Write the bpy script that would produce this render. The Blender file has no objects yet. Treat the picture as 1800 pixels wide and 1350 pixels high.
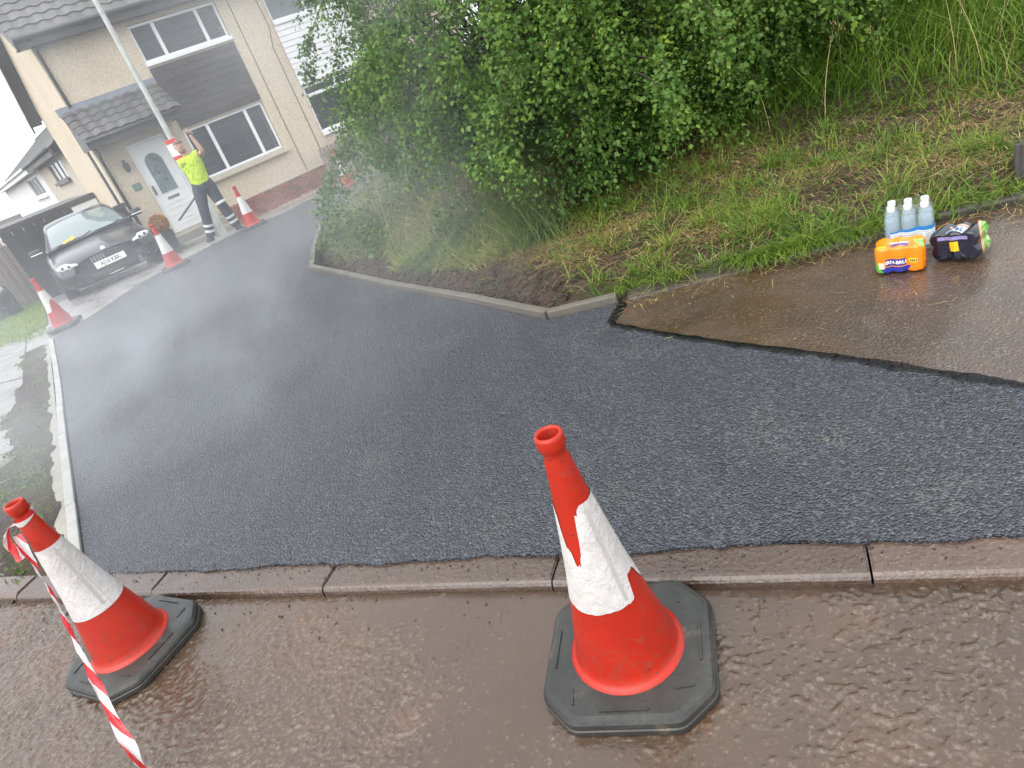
import bpy, bmesh, math, random
import numpy as np
from mathutils import Vector, Matrix, noise

random.seed(7)
rng = np.random.default_rng(11)
SC = bpy.context.scene
COL = SC.collection
R = math.radians

# ------------------------------------------------------------------ camera
CAMZ = 1.58
cam_data = bpy.data.cameras.new('camera')
cam = bpy.data.objects.new('camera', cam_data)
COL.objects.link(cam)
X = Vector((0.93174505, -0.16319586, -0.32437367))      # image right
D = Vector((-0.36311316, -0.41875910, -0.83233987))     # image down
F = Vector((0.0, 0.89331290, -0.44943528))              # forward
cam.matrix_world = Matrix(((X.x, -D.x, -F.x, 0), (X.y, -D.y, -F.y, 0), (X.z, -D.z, -F.z, CAMZ), (0, 0, 0, 1)))
cam_data.sensor_width = 36
cam_data.lens = 24.3
cam_data.clip_start = 0.05
cam_data.clip_end = 1500
SC.camera = cam

# ------------------------------------------------------------------ sky, sun, exposure (overcast, wet)
SUN_EL, SUN_AZ = R(55), R(225)          # azimuth clockwise from +Y
world = bpy.data.worlds.new('World')
SC.world = world
world.use_nodes = True
wn = world.node_tree
for n in list(wn.nodes):
    wn.nodes.remove(n)
sky = wn.nodes.new('ShaderNodeTexSky')
sky.sky_type = 'NISHITA'
sky.sun_disc = False
sky.sun_elevation = SUN_EL
sky.sun_rotation = SUN_AZ
sky.dust_density = 3.0
sky.ozone_density = 1.0
hs = wn.nodes.new('ShaderNodeHueSaturation')      # cloud cover takes the blue out of the sky
hs.inputs['Saturation'].default_value = 0.15
bg = wn.nodes.new('ShaderNodeBackground')
bg.inputs['Strength'].default_value = 0.15
wo = wn.nodes.new('ShaderNodeOutputWorld')
wn.links.new(sky.outputs[0], hs.inputs['Color'])
cloud = wn.nodes.new('ShaderNodeMix')             # even cloud deck over the clear-sky gradient
cloud.data_type = 'RGBA'
cloud.inputs[0].default_value = 0.6
cloud.inputs[7].default_value = (7.6, 7.9, 8.4, 1)
wn.links.new(hs.outputs[0], cloud.inputs[6])
wn.links.new(cloud.outputs[2], bg.inputs['Color'])
wn.links.new(bg.outputs[0], wo.inputs['Surface'])

sun_data = bpy.data.lights.new('sun', 'SUN')
sun_data.energy = 1.2
sun_data.angle = R(80)
sun_data.color = (1.0, 0.97, 0.93)
sun = bpy.data.objects.new('sun', sun_data)
COL.objects.link(sun)
sdir = Vector((math.sin(SUN_AZ) * math.cos(SUN_EL), math.cos(SUN_AZ) * math.cos(SUN_EL), math.sin(SUN_EL)))
sun.rotation_euler = (-sdir).to_track_quat('-Z', 'Y').to_euler()

SC.view_settings.view_transform = 'Standard'
SC.view_settings.look = 'None'
SC.view_settings.exposure = 1.0
SC.view_settings.gamma = 1.0
SC.cycles.use_denoising = True
SC.cycles.max_bounces = 6
SC.cycles.diffuse_bounces = 3
SC.cycles.glossy_bounces = 3
SC.cycles.transmission_bounces = 6
SC.cycles.transparent_max_bounces = 12
SC.cycles.volume_bounces = 1
SC.cycles.volume_max_steps = 128
SC.cycles.volume_step_rate = 1.0
SC.cycles.caustics_reflective = False
SC.cycles.caustics_refractive = False

# ------------------------------------------------------------------ helpers
GZY = [-80, 2.3, 11.5, 13.3, 15, 18.5, 22, 30, 120]
GZZ = [0, 0, -.155, -.19, -.42, -.70, -.8, -1.4, -3.0]


def gz(y):
    return float(np.interp(y, GZY, GZZ))


def tag(o, label=None, cat=None, group=None, kind=None):
    if label: o['label'] = label
    if cat: o['category'] = cat
    if group: o['group'] = group
    if kind: o['kind'] = kind
    return o


def link(o, parent=None, loc=None, rot=None):
    COL.objects.link(o)
    if parent is not None:
        o.parent = parent
    if loc is not None:
        o.location = loc
    if rot is not None:
        o.rotation_euler = rot
    return o


def empty(name, loc=(0, 0, 0), rz=0.0):
    o = bpy.data.objects.new(name, None)
    o.empty_display_size = 0.2
    return link(o, None, loc, (0, 0, rz))


def mobj(name, me, mat=None, parent=None, smooth=False, loc=None, rot=None):
    if mat is not None and not me.materials:
        me.materials.append(mat)
    if smooth:
        me.polygons.foreach_set('use_smooth', [True] * len(me.polygons))
    return link(bpy.data.objects.new(name, me), parent, loc, rot)


def pyobj(name, v, f, mat=None, parent=None, smooth=False, loc=None, rot=None):
    me = bpy.data.meshes.new(name)
    me.from_pydata([tuple(p) for p in v], [], f)
    me.update()
    return mobj(name, me, mat, parent, smooth, loc, rot)


def bmobj(name, bm, mat=None, parent=None, smooth=False, loc=None, rot=None, normals=True):
    if normals:
        bmesh.ops.recalc_face_normals(bm, faces=bm.faces)
    me = bpy.data.meshes.new(name)
    bm.to_mesh(me)
    bm.free()
    return mobj(name, me, mat, parent, smooth, loc, rot)


def bbox(bm, x0, x1, y0, y1, z0, z1, bev=0.0, seg=1, mtx=None):
    r = bmesh.ops.create_cube(bm, size=1.0)
    vs = r['verts']
    for v in vs:
        v.co = Vector(((x0 + x1) / 2 + v.co.x * (x1 - x0), (y0 + y1) / 2 + v.co.y * (y1 - y0), (z0 + z1) / 2 + v.co.z * (z1 - z0)))
    if mtx is not None:
        bmesh.ops.transform(bm, matrix=mtx, verts=vs)
    if bev > 0:
        es = list({e for v in vs for e in v.link_edges})
        bmesh.ops.bevel(bm, geom=es, offset=bev, segments=seg, affect='EDGES', profile=0.6)


def boxo(name, x0, x1, y0, y1, z0, z1, mat, parent=None, bev=0.0, seg=1, smooth=False):
    bm = bmesh.new()
    bbox(bm, x0, x1, y0, y1, z0, z1, bev, seg)
    return bmobj(name, bm, mat, parent, smooth)


def tube_geo(pts, radii, n=8, cap=True):
    """a tapered tube through pts; returns verts, faces"""
    pts = [Vector(p) for p in pts]
    V, Fc = [], []
    t = (pts[1] - pts[0]).normalized()
    a = Vector((0, 0, 1)) if abs(t.z) < 0.9 else Vector((1, 0, 0))
    nrm = t.cross(a).normalized()
    for i, p in enumerate(pts):
        t = (pts[min(i + 1, len(pts) - 1)] - pts[max(i - 1, 0)]).normalized()
        nrm = (nrm - t * nrm.dot(t)).normalized()
        b = t.cross(nrm)
        r = radii[i] if hasattr(radii, '__len__') else radii
        for k in range(n):
            an = 2 * math.pi * k / n
            V.append(p + (nrm * math.cos(an) + b * math.sin(an)) * r)
    for i in range(len(pts) - 1):
        for k in range(n):
            Fc.append((i * n + k, i * n + (k + 1) % n, (i + 1) * n + (k + 1) % n, (i + 1) * n + k))
    if cap:
        Fc.append(tuple(range(n))[::-1])
        Fc.append(tuple(range((len(pts) - 1) * n, len(pts) * n)))
    return V, Fc


def tubeo(name, pts, radii, mat, parent=None, n=8, smooth=True):
    v, f = tube_geo(pts, radii, n)
    return pyobj(name, v, f, mat, parent, smooth)


def lathe(name, prof, mat, parent=None, n=48, smooth=True, cap_top=False, loc=None):
    V, Fc = [], []
    for (r, z) in prof:
        for k in range(n):
            a = 2 * math.pi * k / n
            V.append((r * math.cos(a), r * math.sin(a), z))
    for i in range(len(prof) - 1):
        for k in range(n):
            Fc.append((i * n + k, i * n + (k + 1) % n, (i + 1) * n + (k + 1) % n, (i + 1) * n + k))
    if cap_top:
        Fc.append(tuple(range((len(prof) - 1) * n, len(prof) * n)))
    return pyobj(name, V, Fc, mat, parent, smooth, loc=loc)


def fastmesh(name, verts, sizes, loops, mat, parent=None, attrs=None, smooth=False):
    """big meshes from numpy arrays. sizes: loops per polygon (int)"""
    me = bpy.data.meshes.new(name)
    nv = len(verts)
    npoly = len(loops) // sizes
    me.vertices.add(nv)
    me.vertices.foreach_set('co', np.ascontiguousarray(verts, dtype=np.float32).ravel())
    me.loops.add(len(loops))
    me.loops.foreach_set('vertex_index', np.ascontiguousarray(loops, dtype=np.int32))
    me.polygons.add(npoly)
    me.polygons.foreach_set('loop_start', np.arange(0, npoly * sizes, sizes, dtype=np.int32))
    me.polygons.foreach_set('loop_total', np.full(npoly, sizes, dtype=np.int32))
    if smooth:
        me.polygons.foreach_set('use_smooth', np.ones(npoly, dtype=bool))
    for k, a in (attrs or {}).items():
        at = me.attributes.new(k, 'FLOAT', 'POINT')
        at.data.foreach_set('value', np.ascontiguousarray(a, dtype=np.float32))
    me.update(calc_edges=True)
    me.validate()
    return mobj(name, me, mat, parent)


def text_mesh(body, size, extrude=0.0, align='CENTER', bold=0.0):
    cu = bpy.data.curves.new('txt', 'FONT')
    cu.body = body
    cu.size = size
    cu.extrude = extrude
    cu.offset = bold
    cu.align_x = align
    cu.align_y = 'CENTER'
    o = bpy.data.objects.new('txt', cu)
    COL.objects.link(o)
    dg = bpy.context.evaluated_depsgraph_get()
    me = bpy.data.meshes.new_from_object(o.evaluated_get(dg))
    bpy.data.objects.remove(o)
    bpy.data.curves.remove(cu)
    return me


def copy_tree(o, parent=None):
    c = o.copy()
    COL.objects.link(c)
    c.parent = parent
    for ch in o.children:
        copy_tree(ch, c)
    return c


def smooth01(a, b, x):
    t = np.clip((x - a) / (b - a), 0, 1)
    return t * t * (3 - 2 * t)

# ------------------------------------------------------------------ material helpers


class NT:
    def __init__(self, name):
        self.m = bpy.data.materials.new(name)
        self.m.use_nodes = True
        self.t = self.m.node_tree
        self.t.nodes.clear()
        self.out = self.t.nodes.new('ShaderNodeOutputMaterial')

    def n(self, typ, **kw):
        nd = self.t.nodes.new(typ)
        for k, v in kw.items():
            setattr(nd, k, v)
        return nd

    def l(self, a, b):
        self.t.links.new(a, b)

    def val(self, x):
        return x

    def set(self, nd, key, x):
        if isinstance(x, bpy.types.NodeSocket):
            self.l(x, nd.inputs[key])
        elif x is not None:
            if isinstance(x, (tuple, list)) and len(x) == 3 and nd.inputs[key].type == 'RGBA':
                x = (*x, 1)
            nd.inputs[key].default_value = x

    def coord(self, kind='Object', scale=None):
        tc = self.n('ShaderNodeTexCoord')
        s = tc.outputs[kind]
        if scale is not None:
            mp = self.n('ShaderNodeMapping')
            self.l(s, mp.inputs['Vector'])
            mp.inputs['Scale'].default_value = scale
            s = mp.outputs[0]
        return s

    def pos(self):
        return self.n('ShaderNodeNewGeometry').outputs['Position']

    def noise(self, vec, scale, detail=3, rough=.55, dist=0, out='Fac'):
        nd = self.n('ShaderNodeTexNoise')
        self.l(vec, nd.inputs['Vector'])
        nd.inputs['Scale'].default_value = scale
        nd.inputs['Detail'].default_value = detail
        nd.inputs['Roughness'].default_value = rough
        nd.inputs['Distortion'].default_value = dist
        return nd.outputs[out]

    def voro(self, vec, scale, feature='F1', out='Distance', rnd=1.0):
        nd = self.n('ShaderNodeTexVoronoi', feature=feature)
        self.l(vec, nd.inputs['Vector'])
        nd.inputs['Scale'].default_value = scale
        nd.inputs['Randomness'].default_value = rnd
        return nd.outputs[out]

    def ramp(self, fac, stops, interp='LINEAR'):
        nd = self.n('ShaderNodeValToRGB')
        cr = nd.color_ramp
        cr.interpolation = interp
        while len(cr.elements) < len(stops):
            cr.elements.new(0.5)
        for e, (p, c) in zip(cr.elements, stops):
            e.position = p
            if not hasattr(c, '__len__'):
                c = (c, c, c)
            e.color = (*c, 1) if len(c) == 3 else c
        self.l(fac, nd.inputs[0])
        return nd.outputs[0]

    def math(self, op, a, b=None, c=None, clamp=False):
        nd = self.n('ShaderNodeMath', operation=op)
        nd.use_clamp = clamp
        for i, x in enumerate((a, b, c)):
            if x is None: continue
            if isinstance(x, bpy.types.NodeSocket): self.l(x, nd.inputs[i])
            else: nd.inputs[i].default_value = x
        return nd.outputs[0]

    def maprange(self, v, a, b, c=0, d=1, smooth=True):
        nd = self.n('ShaderNodeMapRange')
        if smooth: nd.interpolation_type = 'SMOOTHSTEP'
        self.l(v, nd.inputs['Value'])
        for k, x in zip(('From Min', 'From Max', 'To Min', 'To Max'), (a, b, c, d)):
            nd.inputs[k].default_value = x
        return nd.outputs[0]

    def mix(self, fac, a, b, mode='MIX'):
        nd = self.n('ShaderNodeMix', data_type='RGBA', blend_type=mode)
        self.set(nd, 0, fac)
        self.set(nd, 6, a)
        self.set(nd, 7, b)
        return nd.outputs[2]

    def sep(self, v):
        nd = self.n('ShaderNodeSeparateXYZ')
        self.l(v, nd.inputs[0])
        return nd.outputs

    def bump(self, h, strength=.5, dist=.01, normal=None):
        nd = self.n('ShaderNodeBump')
        self.l(h, nd.inputs['Height'])
        nd.inputs['Strength'].default_value = strength
        nd.inputs['Distance'].default_value = dist
        if normal is not None: self.l(normal, nd.inputs['Normal'])
        return nd.outputs[0]

    def attr(self, name):
        nd = self.n('ShaderNodeAttribute')
        nd.attribute_name = name
        return nd.outputs['Fac']

    def bsdf(self, color, rough=.5, normal=None, metallic=0, spec=.5, coat=0, trans=0, ior=1.5, sss=None, alpha=None, emit=None):
        b = self.n('ShaderNodeBsdfPrincipled')
        self.set(b, 'Base Color', color)
        self.set(b, 'Roughness', rough)
        self.set(b, 'Metallic', metallic)
        self.set(b, 'Specular IOR Level', spec)
        self.set(b, 'Coat Weight', coat)
        b.inputs['Coat Roughness'].default_value = .06
        self.set(b, 'Transmission Weight', trans)
        self.set(b, 'IOR', ior)
        if normal is not None: self.l(normal, b.inputs['Normal'])
        if alpha is not None: self.set(b, 'Alpha', alpha)
        self.l(b.outputs[0], self.out.inputs['Surface'])
        self.b = b
        return self.m


def sc3(c, k):
    return tuple(min(1, x * k) for x in c)


def pmat(name, c, rough=.6, var=.15, scale=6, bump=0, bscale=60, spec=.5, metallic=0, coat=0, stain=None, rvar=.1):
    t = NT(name)
    v = t.coord('Object')
    n1 = t.noise(v, scale, 5)
    col = t.ramp(n1, [(.3, sc3(c, 1 - var)), (.7, sc3(c, 1 + var))])
    if stain:
        s = t.ramp(t.noise(v, scale * .6, 6, .65), [(.52, 0), (.68, 1)])
        col = t.mix(s, col, stain)
    nrm = None
    if bump:
        nrm = t.bump(t.noise(v, bscale, 4), bump, .01)
    rr = t.maprange(n1, .3, .7, max(0, rough - rvar), min(1, rough + rvar))
    return t.bsdf(col, rr, nrm, metallic, spec, coat)
# ------------------------------------------------------------------ ground materials
SCUFFS = [(.33, 3.38, .05), (.42, 3.22, .04), (.52, 2.93, .09), (.68, 2.85, .05), (.75, 1.98, .10), (1.02, 1.42, .10), (-.75, 2.85, .07), (-.2, 2.05, .10), (.2, 1.95, .06)]


def m_tarmac():
    t = NT('fresh_tarmac')
    p = t.pos()
    cell = t.voro(p, 128, out='Color')
    dist = t.voro(p, 128)
    fine = t.noise(p, 300, 2)
    col = t.ramp(t.sep(cell)[0], [(.0, (.006, .007, .010)), (.55, (.022, .025, .034)), (.88, (.050, .056, .072)), (1, (.085, .094, .114))])
    # bits of pale dust and trodden grit, in drifts
    dustmask = t.math('MULTIPLY', t.ramp(t.noise(p, 1.7, 5, .62), [(.60, 0), (.74, 1)]), t.ramp(t.sep(cell)[1], [(.72, 0), (.9, 1)]))
    col = t.mix(dustmask, col, (.19, .165, .135))
    # trodden patches of pale grit where boots and the barrow stood
    for (sx_, sy_, r_) in SCUFFS:
        vs = t.n('ShaderNodeVectorMath', operation='DISTANCE')
        t.l(p, vs.inputs[0])
        vs.inputs[1].default_value = (sx_, sy_, gz(sy_) + .046)
        near = t.maprange(t.math('ADD', vs.outputs['Value'], t.math('MULTIPLY', t.noise(p, 9, 4), .26)), r_ + .05, r_ + .20, 1, 0)
        m_ = t.math('MULTIPLY', near, t.ramp(t.sep(cell)[1], [(.66, 0), (.9, .5)]))
        col = t.mix(m_, col, (.14, .122, .10))
    # damp and rolled streaks along the line of the roller
    mpr = t.n('ShaderNodeMapping')
    t.l(p, mpr.inputs['Vector'])
    mpr.inputs['Rotation'].default_value = (0, 0, R(25))
    mpr.inputs['Scale'].default_value = (5, .5, 1)
    roll = t.noise(mpr.outputs[0], .8, 4, .6)
    col = t.mix(t.ramp(roll, [(.50, 0), (.66, .35)]), col, sc3((.012, .014, .019), 1))
    hgt = t.math('ADD', t.math('MULTIPLY', dist, -1.0), t.math('MULTIPLY', fine, .35))
    und = t.noise(p, 5, 3)
    nrm = t.bump(hgt, 1.0, .0075, t.bump(und, .18, .03))
    rough = t.math('ADD', t.maprange(roll, .3, .7, .36, .22), t.math('MULTIPLY', t.sep(cell)[2], .20))
    return t.bsdf(col, rough, nrm, spec=.75)


def m_road():
    t = NT('wet_road')
    p = t.pos()
    big = t.noise(p, 1.3, 4, .6)
    col = t.ramp(big, [(.3, (.050, .032, .020)), (.5, (.072, .045, .027)), (.66, (.090, .049, .026))])
    red = t.ramp(t.noise(p, 2.6, 3, .5), [(.58, 0), (.70, 1)])
    col = t.mix(t.math('MULTIPLY', red, .7), col, (.10, .052, .030))
    st = t.voro(p, 130, out='Color')
    wet = t.attr('wet')
    col = t.mix(t.math('MULTIPLY', t.ramp(t.sep(st)[0], [(.72, 0), (.99, .45)]), t.math('SUBTRACT', 1.0, wet)), col, (.17, .14, .11))
    col = t.mix(t.math('MULTIPLY', wet, .55), col, (.066, .043, .028))
    nrm = t.bump(t.noise(p, 150, 3), .35, .003)
    rough = t.math('ADD', t.maprange(wet, 0, 1, .20, .07), t.math('MULTIPLY', t.noise(p, 60, 3), .08))
    return t.bsdf(col, rough, nrm, spec=.62, coat=.12)


def m_footpath():
    t = NT('old_footpath')
    p = t.pos()
    big = t.noise(p, 1.6, 5, .6)
    col = t.ramp(big, [(.3, (.036, .023, .015)), (.5, (.062, .037, .022)), (.7, (.090, .052, .030))])
    st = t.voro(p, 150, out='Color')
    col = t.mix(t.ramp(t.sep(st)[0], [(.88, 0), (1, .6)]), col, (.19, .16, .125))
    film = t.ramp(t.noise(p, 1.4, 4), [(.48, 0), (.62, 1)])
    hgt = t.math('ADD', t.noise(p, 70, 4), t.math('MULTIPLY', t.voro(p, 95), -.7))
    bs = t.n('ShaderNodeBump')
    t.l(hgt, bs.inputs['Height'])
    bs.inputs['Distance'].default_value = .005
    t.l(t.maprange(film, 0, 1, .85, .40), bs.inputs['Strength'])
    return t.bsdf(col, t.maprange(film, 0, 1, .36, .14), bs.outputs[0], spec=.75, coat=.4)


def m_kerb():
    t = NT('wet_kerb_concrete')
    p = t.pos()
    col = t.ramp(t.noise(p, 3.2, 5, .6), [(.3, (.052, .030, .018)), (.55, (.078, .045, .028)), (.75, (.10, .064, .043))])
    st = t.voro(p, 190, out='Color')
    col = t.mix(t.ramp(t.sep(st)[0], [(.88, 0), (1, .3)]), col, (.24, .19, .15))
    h = t.math('ADD', t.noise(p, 60, 4), t.math('MULTIPLY', t.noise(p, 13, 3), .8))
    hs_ = t.n('ShaderNodeHueSaturation')
    t.l(col, hs_.inputs['Color'])
    t.l(t.maprange(t.n('ShaderNodeObjectInfo').outputs['Random'], 0, 1, .75, 1.2, False), hs_.inputs['Value'])
    return t.bsdf(hs_.outputs[0], t.maprange(t.noise(p, 5, 3), .3, .7, .14, .36), t.bump(h, .6, .010), spec=.7, coat=.3)


def m_concrete(name, c, wet=.35, scale=3.0, stain=(.2, .18, .15)):
    t = NT(name)
    p = t.pos()
    col = t.ramp(t.noise(p, scale, 6, .65), [(.3, sc3(c, .78)), (.5, c), (.7, sc3(c, 1.15))])
    s = t.ramp(t.noise(p, scale * 2.7, 5, .7), [(.56, 0), (.72, .75)])
    col = t.mix(s, col, stain)
    h = t.math('ADD', t.noise(p, 90, 4), t.math('MULTIPLY', t.noise(p, 18, 3), .6))
    return t.bsdf(col, t.maprange(t.noise(p, scale * .7, 4), .3, .7, wet - .15, wet + .15), t.bump(h, .28, .006), spec=.55)


def m_soil():
    t = NT('damp_soil')
    p = t.pos()
    col = t.ramp(t.noise(p, 9, 6, .7), [(.3, (.022, .014, .009)), (.55, (.050, .032, .021)), (.75, (.085, .058, .040))])
    h = t.math('ADD', t.noise(p, 22, 6, .65), t.math('MULTIPLY', t.voro(p, 40), -.6))
    return t.bsdf(col, .75, t.bump(h, .9, .03), spec=.3)


def m_lawn():
    t = NT('lawn_turf')
    p = t.pos()
    col = t.ramp(t.noise(p, 7, 6, .7), [(.3, (.05, .085, .012)), (.5, (.12, .165, .022)), (.7, (.22, .25, .04))])
    return t.bsdf(col, .8, t.bump(t.noise(p, 60, 5), .7, .02), spec=.2)


def m_blade(name, stops, trans=.3, rough=.45):
    t = NT(name)
    col = t.ramp(t.attr('rnd'), stops)
    d = t.n('ShaderNodeBsdfPrincipled')
    t.l(col, d.inputs['Base Color'])
    d.inputs['Roughness'].default_value = rough
    d.inputs['Specular IOR Level'].default_value = .28
    tr = t.n('ShaderNodeBsdfTranslucent')
    t.l(t.mix(.5, col, (.10, .17, .02)), tr.inputs['Color'])
    mx = t.n('ShaderNodeMixShader')
    mx.inputs[0].default_value = trans
    t.l(d.outputs[0], mx.inputs[1])
    t.l(tr.outputs[0], mx.inputs[2])
    t.l(mx.outputs[0], t.out.inputs['Surface'])
    return t.m


M_TARMAC, M_ROAD, M_FOOT, M_KERB, M_SOIL, M_LAWN = m_tarmac(), m_road(), m_footpath(), m_kerb(), m_soil(), m_lawn()
M_PAVE = m_concrete('pavement_concrete', (.20, .188, .175), .38)
M_DRIVE = m_concrete('driveway_concrete', (.22, .20, .185), .34)
M_EDGE = m_concrete('edging_concrete', (.30, .30, .28), .5, 5, (.28, .27, .24))
M_EDGE_OLD = m_concrete('edging_concrete_muddy', (.125, .112, .092), .45, 5, (.10, .078, .058))
M_OLDKERB = m_concrete('old_kerb_concrete', (.042, .034, .026), .55, 7, (.020, .016, .012))
M_MORTAR = m_concrete('haunching_mortar', (.25, .235, .195), .7, 9, (.12, .10, .075))
M_BITUMEN = pmat('bitumen_sealant', (.004, .004, .005), .20, .3, 30, .9, 45, .22, rvar=.08)
M_GRASS = m_blade('grass_blades', [(0, (.045, .105, .012)), (.45, (.115, .215, .022)), (.8, (.23, .31, .04)), (1, (.36, .33, .09))])
M_TALL = m_blade('tall_grass_blades', [(0, (.045, .105, .014)), (.45, (.115, .215, .024)), (.8, (.21, .30, .042)), (1, (.42, .38, .14))])
M_MEADOW = m_blade('meadow_grass_blades', [(0, (.065, .13, .025)), (.4, (.15, .225, .045)), (.7, (.31, .32, .085)), (1, (.52, .42, .20))])
M_STRAW = m_blade('cut_straw', [(0, (.09, .058, .024)), (.4, (.24, .16, .06)), (.8, (.43, .32, .13)), (1, (.58, .47, .23))], .12, .5)
M_WEED = m_blade('weed_leaves', [(0, (.035, .075, .014)), (.6, (.085, .145, .025)), (1, (.18, .23, .045))], .3)
M_LEAF = m_blade('hawthorn_leaves', [(0, (.034, .084, .018)), (.4, (.078, .168, .032)), (.85, (.15, .255, .045)), (.93, (.20, .31, .042)), (.985, (.29, .40, .045)), (1, (.28, .14, .06))], .34, .5)
M_BARK = pmat('branch_bark', (.055, .045, .036), .85, .35, 12, .8, 40, .2)

# ------------------------------------------------------------------ the ground and the laid surfaces


def sheet(name, poly, off, mat, thick=0.0, parent=None, kind='structure'):
    bm = bmesh.new()
    vs = [bm.verts.new((x, y, 0)) for x, y in poly]
    f = bm.faces.new(vs)
    if f.normal.z < 0:
        f.normal_flip()
    bmesh.ops.triangulate(bm, faces=bm.faces[:])
    for yb in GZY[1:-1]:
        bmesh.ops.bisect_plane(bm, geom=bm.verts[:] + bm.edges[:] + bm.faces[:], plane_co=(0, yb, 0), plane_no=(0, 1, 0))
    for v in bm.verts:
        v.co.z = gz(v.co.y) + off
    bm.normal_update()
    for f in bm.faces:
        if f.normal.z < 0: f.normal_flip()
    if thick:
        r = bmesh.ops.extrude_face_region(bm, geom=bm.faces[:])
        top = [g for g in r['geom'] if isinstance(g, bmesh.types.BMVert)]
        topset = set(top)
        for v in bm.verts:
            if v not in topset: v.co.z -= thick
        bmesh.ops.recalc_face_normals(bm, faces=bm.faces)
    o = bmobj(name, bm, mat, parent, normals=False)
    if kind: o['kind'] = kind
    return o


# big base sheet out to the horizon
gv, gf = [], []
gxs = [-400, -60, -12, 0, 12, 60, 400]
gys = GZY[1:-1]
gys = [-60] + gys + [60, 120, 400]
for y in gys:
    for x in gxs:
        gv.append((x, y, gz(y) - .10))
nx = len(gxs)
for j in range(len(gys) - 1):
    for i in range(nx - 1):
        gf.append((j * nx + i, j * nx + i + 1, (j + 1) * nx + i + 1, (j + 1) * nx + i))
tag(pyobj('ground', gv, gf, M_SOIL), kind='structure')

J0 = Vector((.70, 1.26))
EK = Vector((-.895, .446)).normalized()
NK = Vector((.446, .895)).normalized()


def kp(s, n=0):
    q = J0 + EK * s + NK * n
    return (q.x, q.y)


# road: a finely gridded sheet so that the wheel tracks and hollows are real relief
_rl = np.random.default_rng(5).random((128, 128))


def rnoise(u, v):
    i, j = np.floor(u).astype(int), np.floor(v).astype(int)
    fu, fv = u - i, v - j
    fu, fv = fu * fu * (3 - 2 * fu), fv * fv * (3 - 2 * fv)
    g = lambda a, b: _rl[a % 128, b % 128]
    return (g(i, j) * (1 - fu) + g(i + 1, j) * fu) * (1 - fv) + (g(i, j + 1) * (1 - fu) + g(i + 1, j + 1) * fu) * fv


def road_height(s, n):
    """worn wet surfacing: clumped chippings, with rain water lying level in the hollows"""
    x = J0.x + EK.x * s + NK.x * n
    y = J0.y + EK.y * s + NK.y * n
    und = (rnoise(x * 1.7, y * 1.7) - .5) * .012 + (rnoise(x * 6 + 9, y * 6) - .5) * .006
    wx, wy = rnoise(x * 22, y * 22 + 7) * .05, rnoise(x * 22 + 31, y * 22) * .05
    a_, b_ = (s + wx) * 58, (n + wy) * 92
    worm = smooth01(.30, .70, .62 * rnoise(a_, b_) + .38 * rnoise(a_ * 2.1 + 5, b_ * 2.1))
    peb = smooth01(.60, .85, rnoise(s * 95, n * 95))
    pit = smooth01(.72, .9, rnoise(s * 37 + 17, n * 37))
    h = und + .0040 * worm + .0030 * peb - .0035 * pit
    pool = .65 * rnoise(x * 1.35 + 3.3, y * 1.35) + .35 * rnoise(x * 4.2, y * 4.2 + 11)
    # water gathers in the channel along the kerb and on the left
    pool = pool + .12 * smooth01(-.22, -.05, n) + .20 * smooth01(.3, 2.4, s) - .10 * smooth01(.6, -.4, s)
    lvl = und + .0054 * smooth01(.44, .86, pool) - .0006
    return np.maximum(h, lvl + .00035 * rnoise(x * 30, y * 30)), lvl > h


def road_sheet():
    S = np.concatenate([np.arange(-3.2, -1.8, .04), np.arange(-1.8, 4.2, .0054), np.arange(4.3, 5.2, .04)])
    N = np.concatenate([.012 - np.arange(0, .86, .0052), .012 - np.arange(.88, 2.2, .05), .012 - np.arange(2.4, 9, .4)])
    Sg, Ng = np.meshgrid(S, N, indexing='ij')
    H, wet = road_height(Sg, Ng)
    x = J0.x + EK.x * Sg + NK.x * Ng
    y = J0.y + EK.y * Sg + NK.y * Ng
    V = np.stack([x, y, H - .006], -1).reshape(-1, 3)
    ns, k = Sg.shape
    i, j = np.meshgrid(np.arange(ns - 1), np.arange(k - 1), indexing='ij')
    L = np.stack([i * k + j, i * k + j + 1, (i + 1) * k + j + 1, (i + 1) * k + j], -1).reshape(-1)
    o = fastmesh('road', V, 4, L, M_ROAD, None, {'wet': wet.reshape(-1).astype(np.float32)}, smooth=True)
    tag(o, kind='structure')
    if o.data.polygons[0].normal.z < 0:
        o.data.flip_normals()


road_sheet()
sheet('road_beyond', [kp(5.17, .0), kp(60, .0), kp(60, -12), kp(5.17, -12)], -.006, M_ROAD)
sheet('road_behind', [kp(-3.2, 0), kp(-3.2, -12), kp(-40, -12), kp(-40, 0)], -.006, M_ROAD)

# front kerb: dropped kerb stones, each its own block
kerb = tag(empty('kerb'), kind='structure')


def kerb_stone(s0, s1, h, jit):
    bm = bmesh.new()
    L = s1 - s0 - .006
    bbox(bm, -L / 2, L / 2, 0, .135, -.12, h)
    es = [e for e in bm.edges if all(v.co.z > 0 for v in e.verts)]
    front = [e for e in es if all(abs(v.co.y) < 1e-5 for v in e.verts)]
    bmesh.ops.bevel(bm, geom=front, offset=.026, segments=4, affect='EDGES', profile=.5)
    rest = [e for e in bm.edges if all(v.co.z > h - 1e-4 for v in e.verts) and len(e.link_faces) == 2 and e.calc_face_angle(0) > 1.2]
    bmesh.ops.bevel(bm, geom=rest, offset=.006, segments=2, affect='EDGES')
    mid = kp((s0 + s1) / 2, jit)
    o = bmobj('kerb_stone', bm, M_KERB, kerb, smooth=False, loc=(mid[0], mid[1], 0), rot=(0, 0, math.atan2(-EK.y, -EK.x) + random.uniform(-.004, .004)))
    return o


for k in range(-5, 9):
    kerb_stone(.91 * k, .91 * (k + 1), .036 if k < 4 else .04, random.uniform(-.004, .004))

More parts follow.
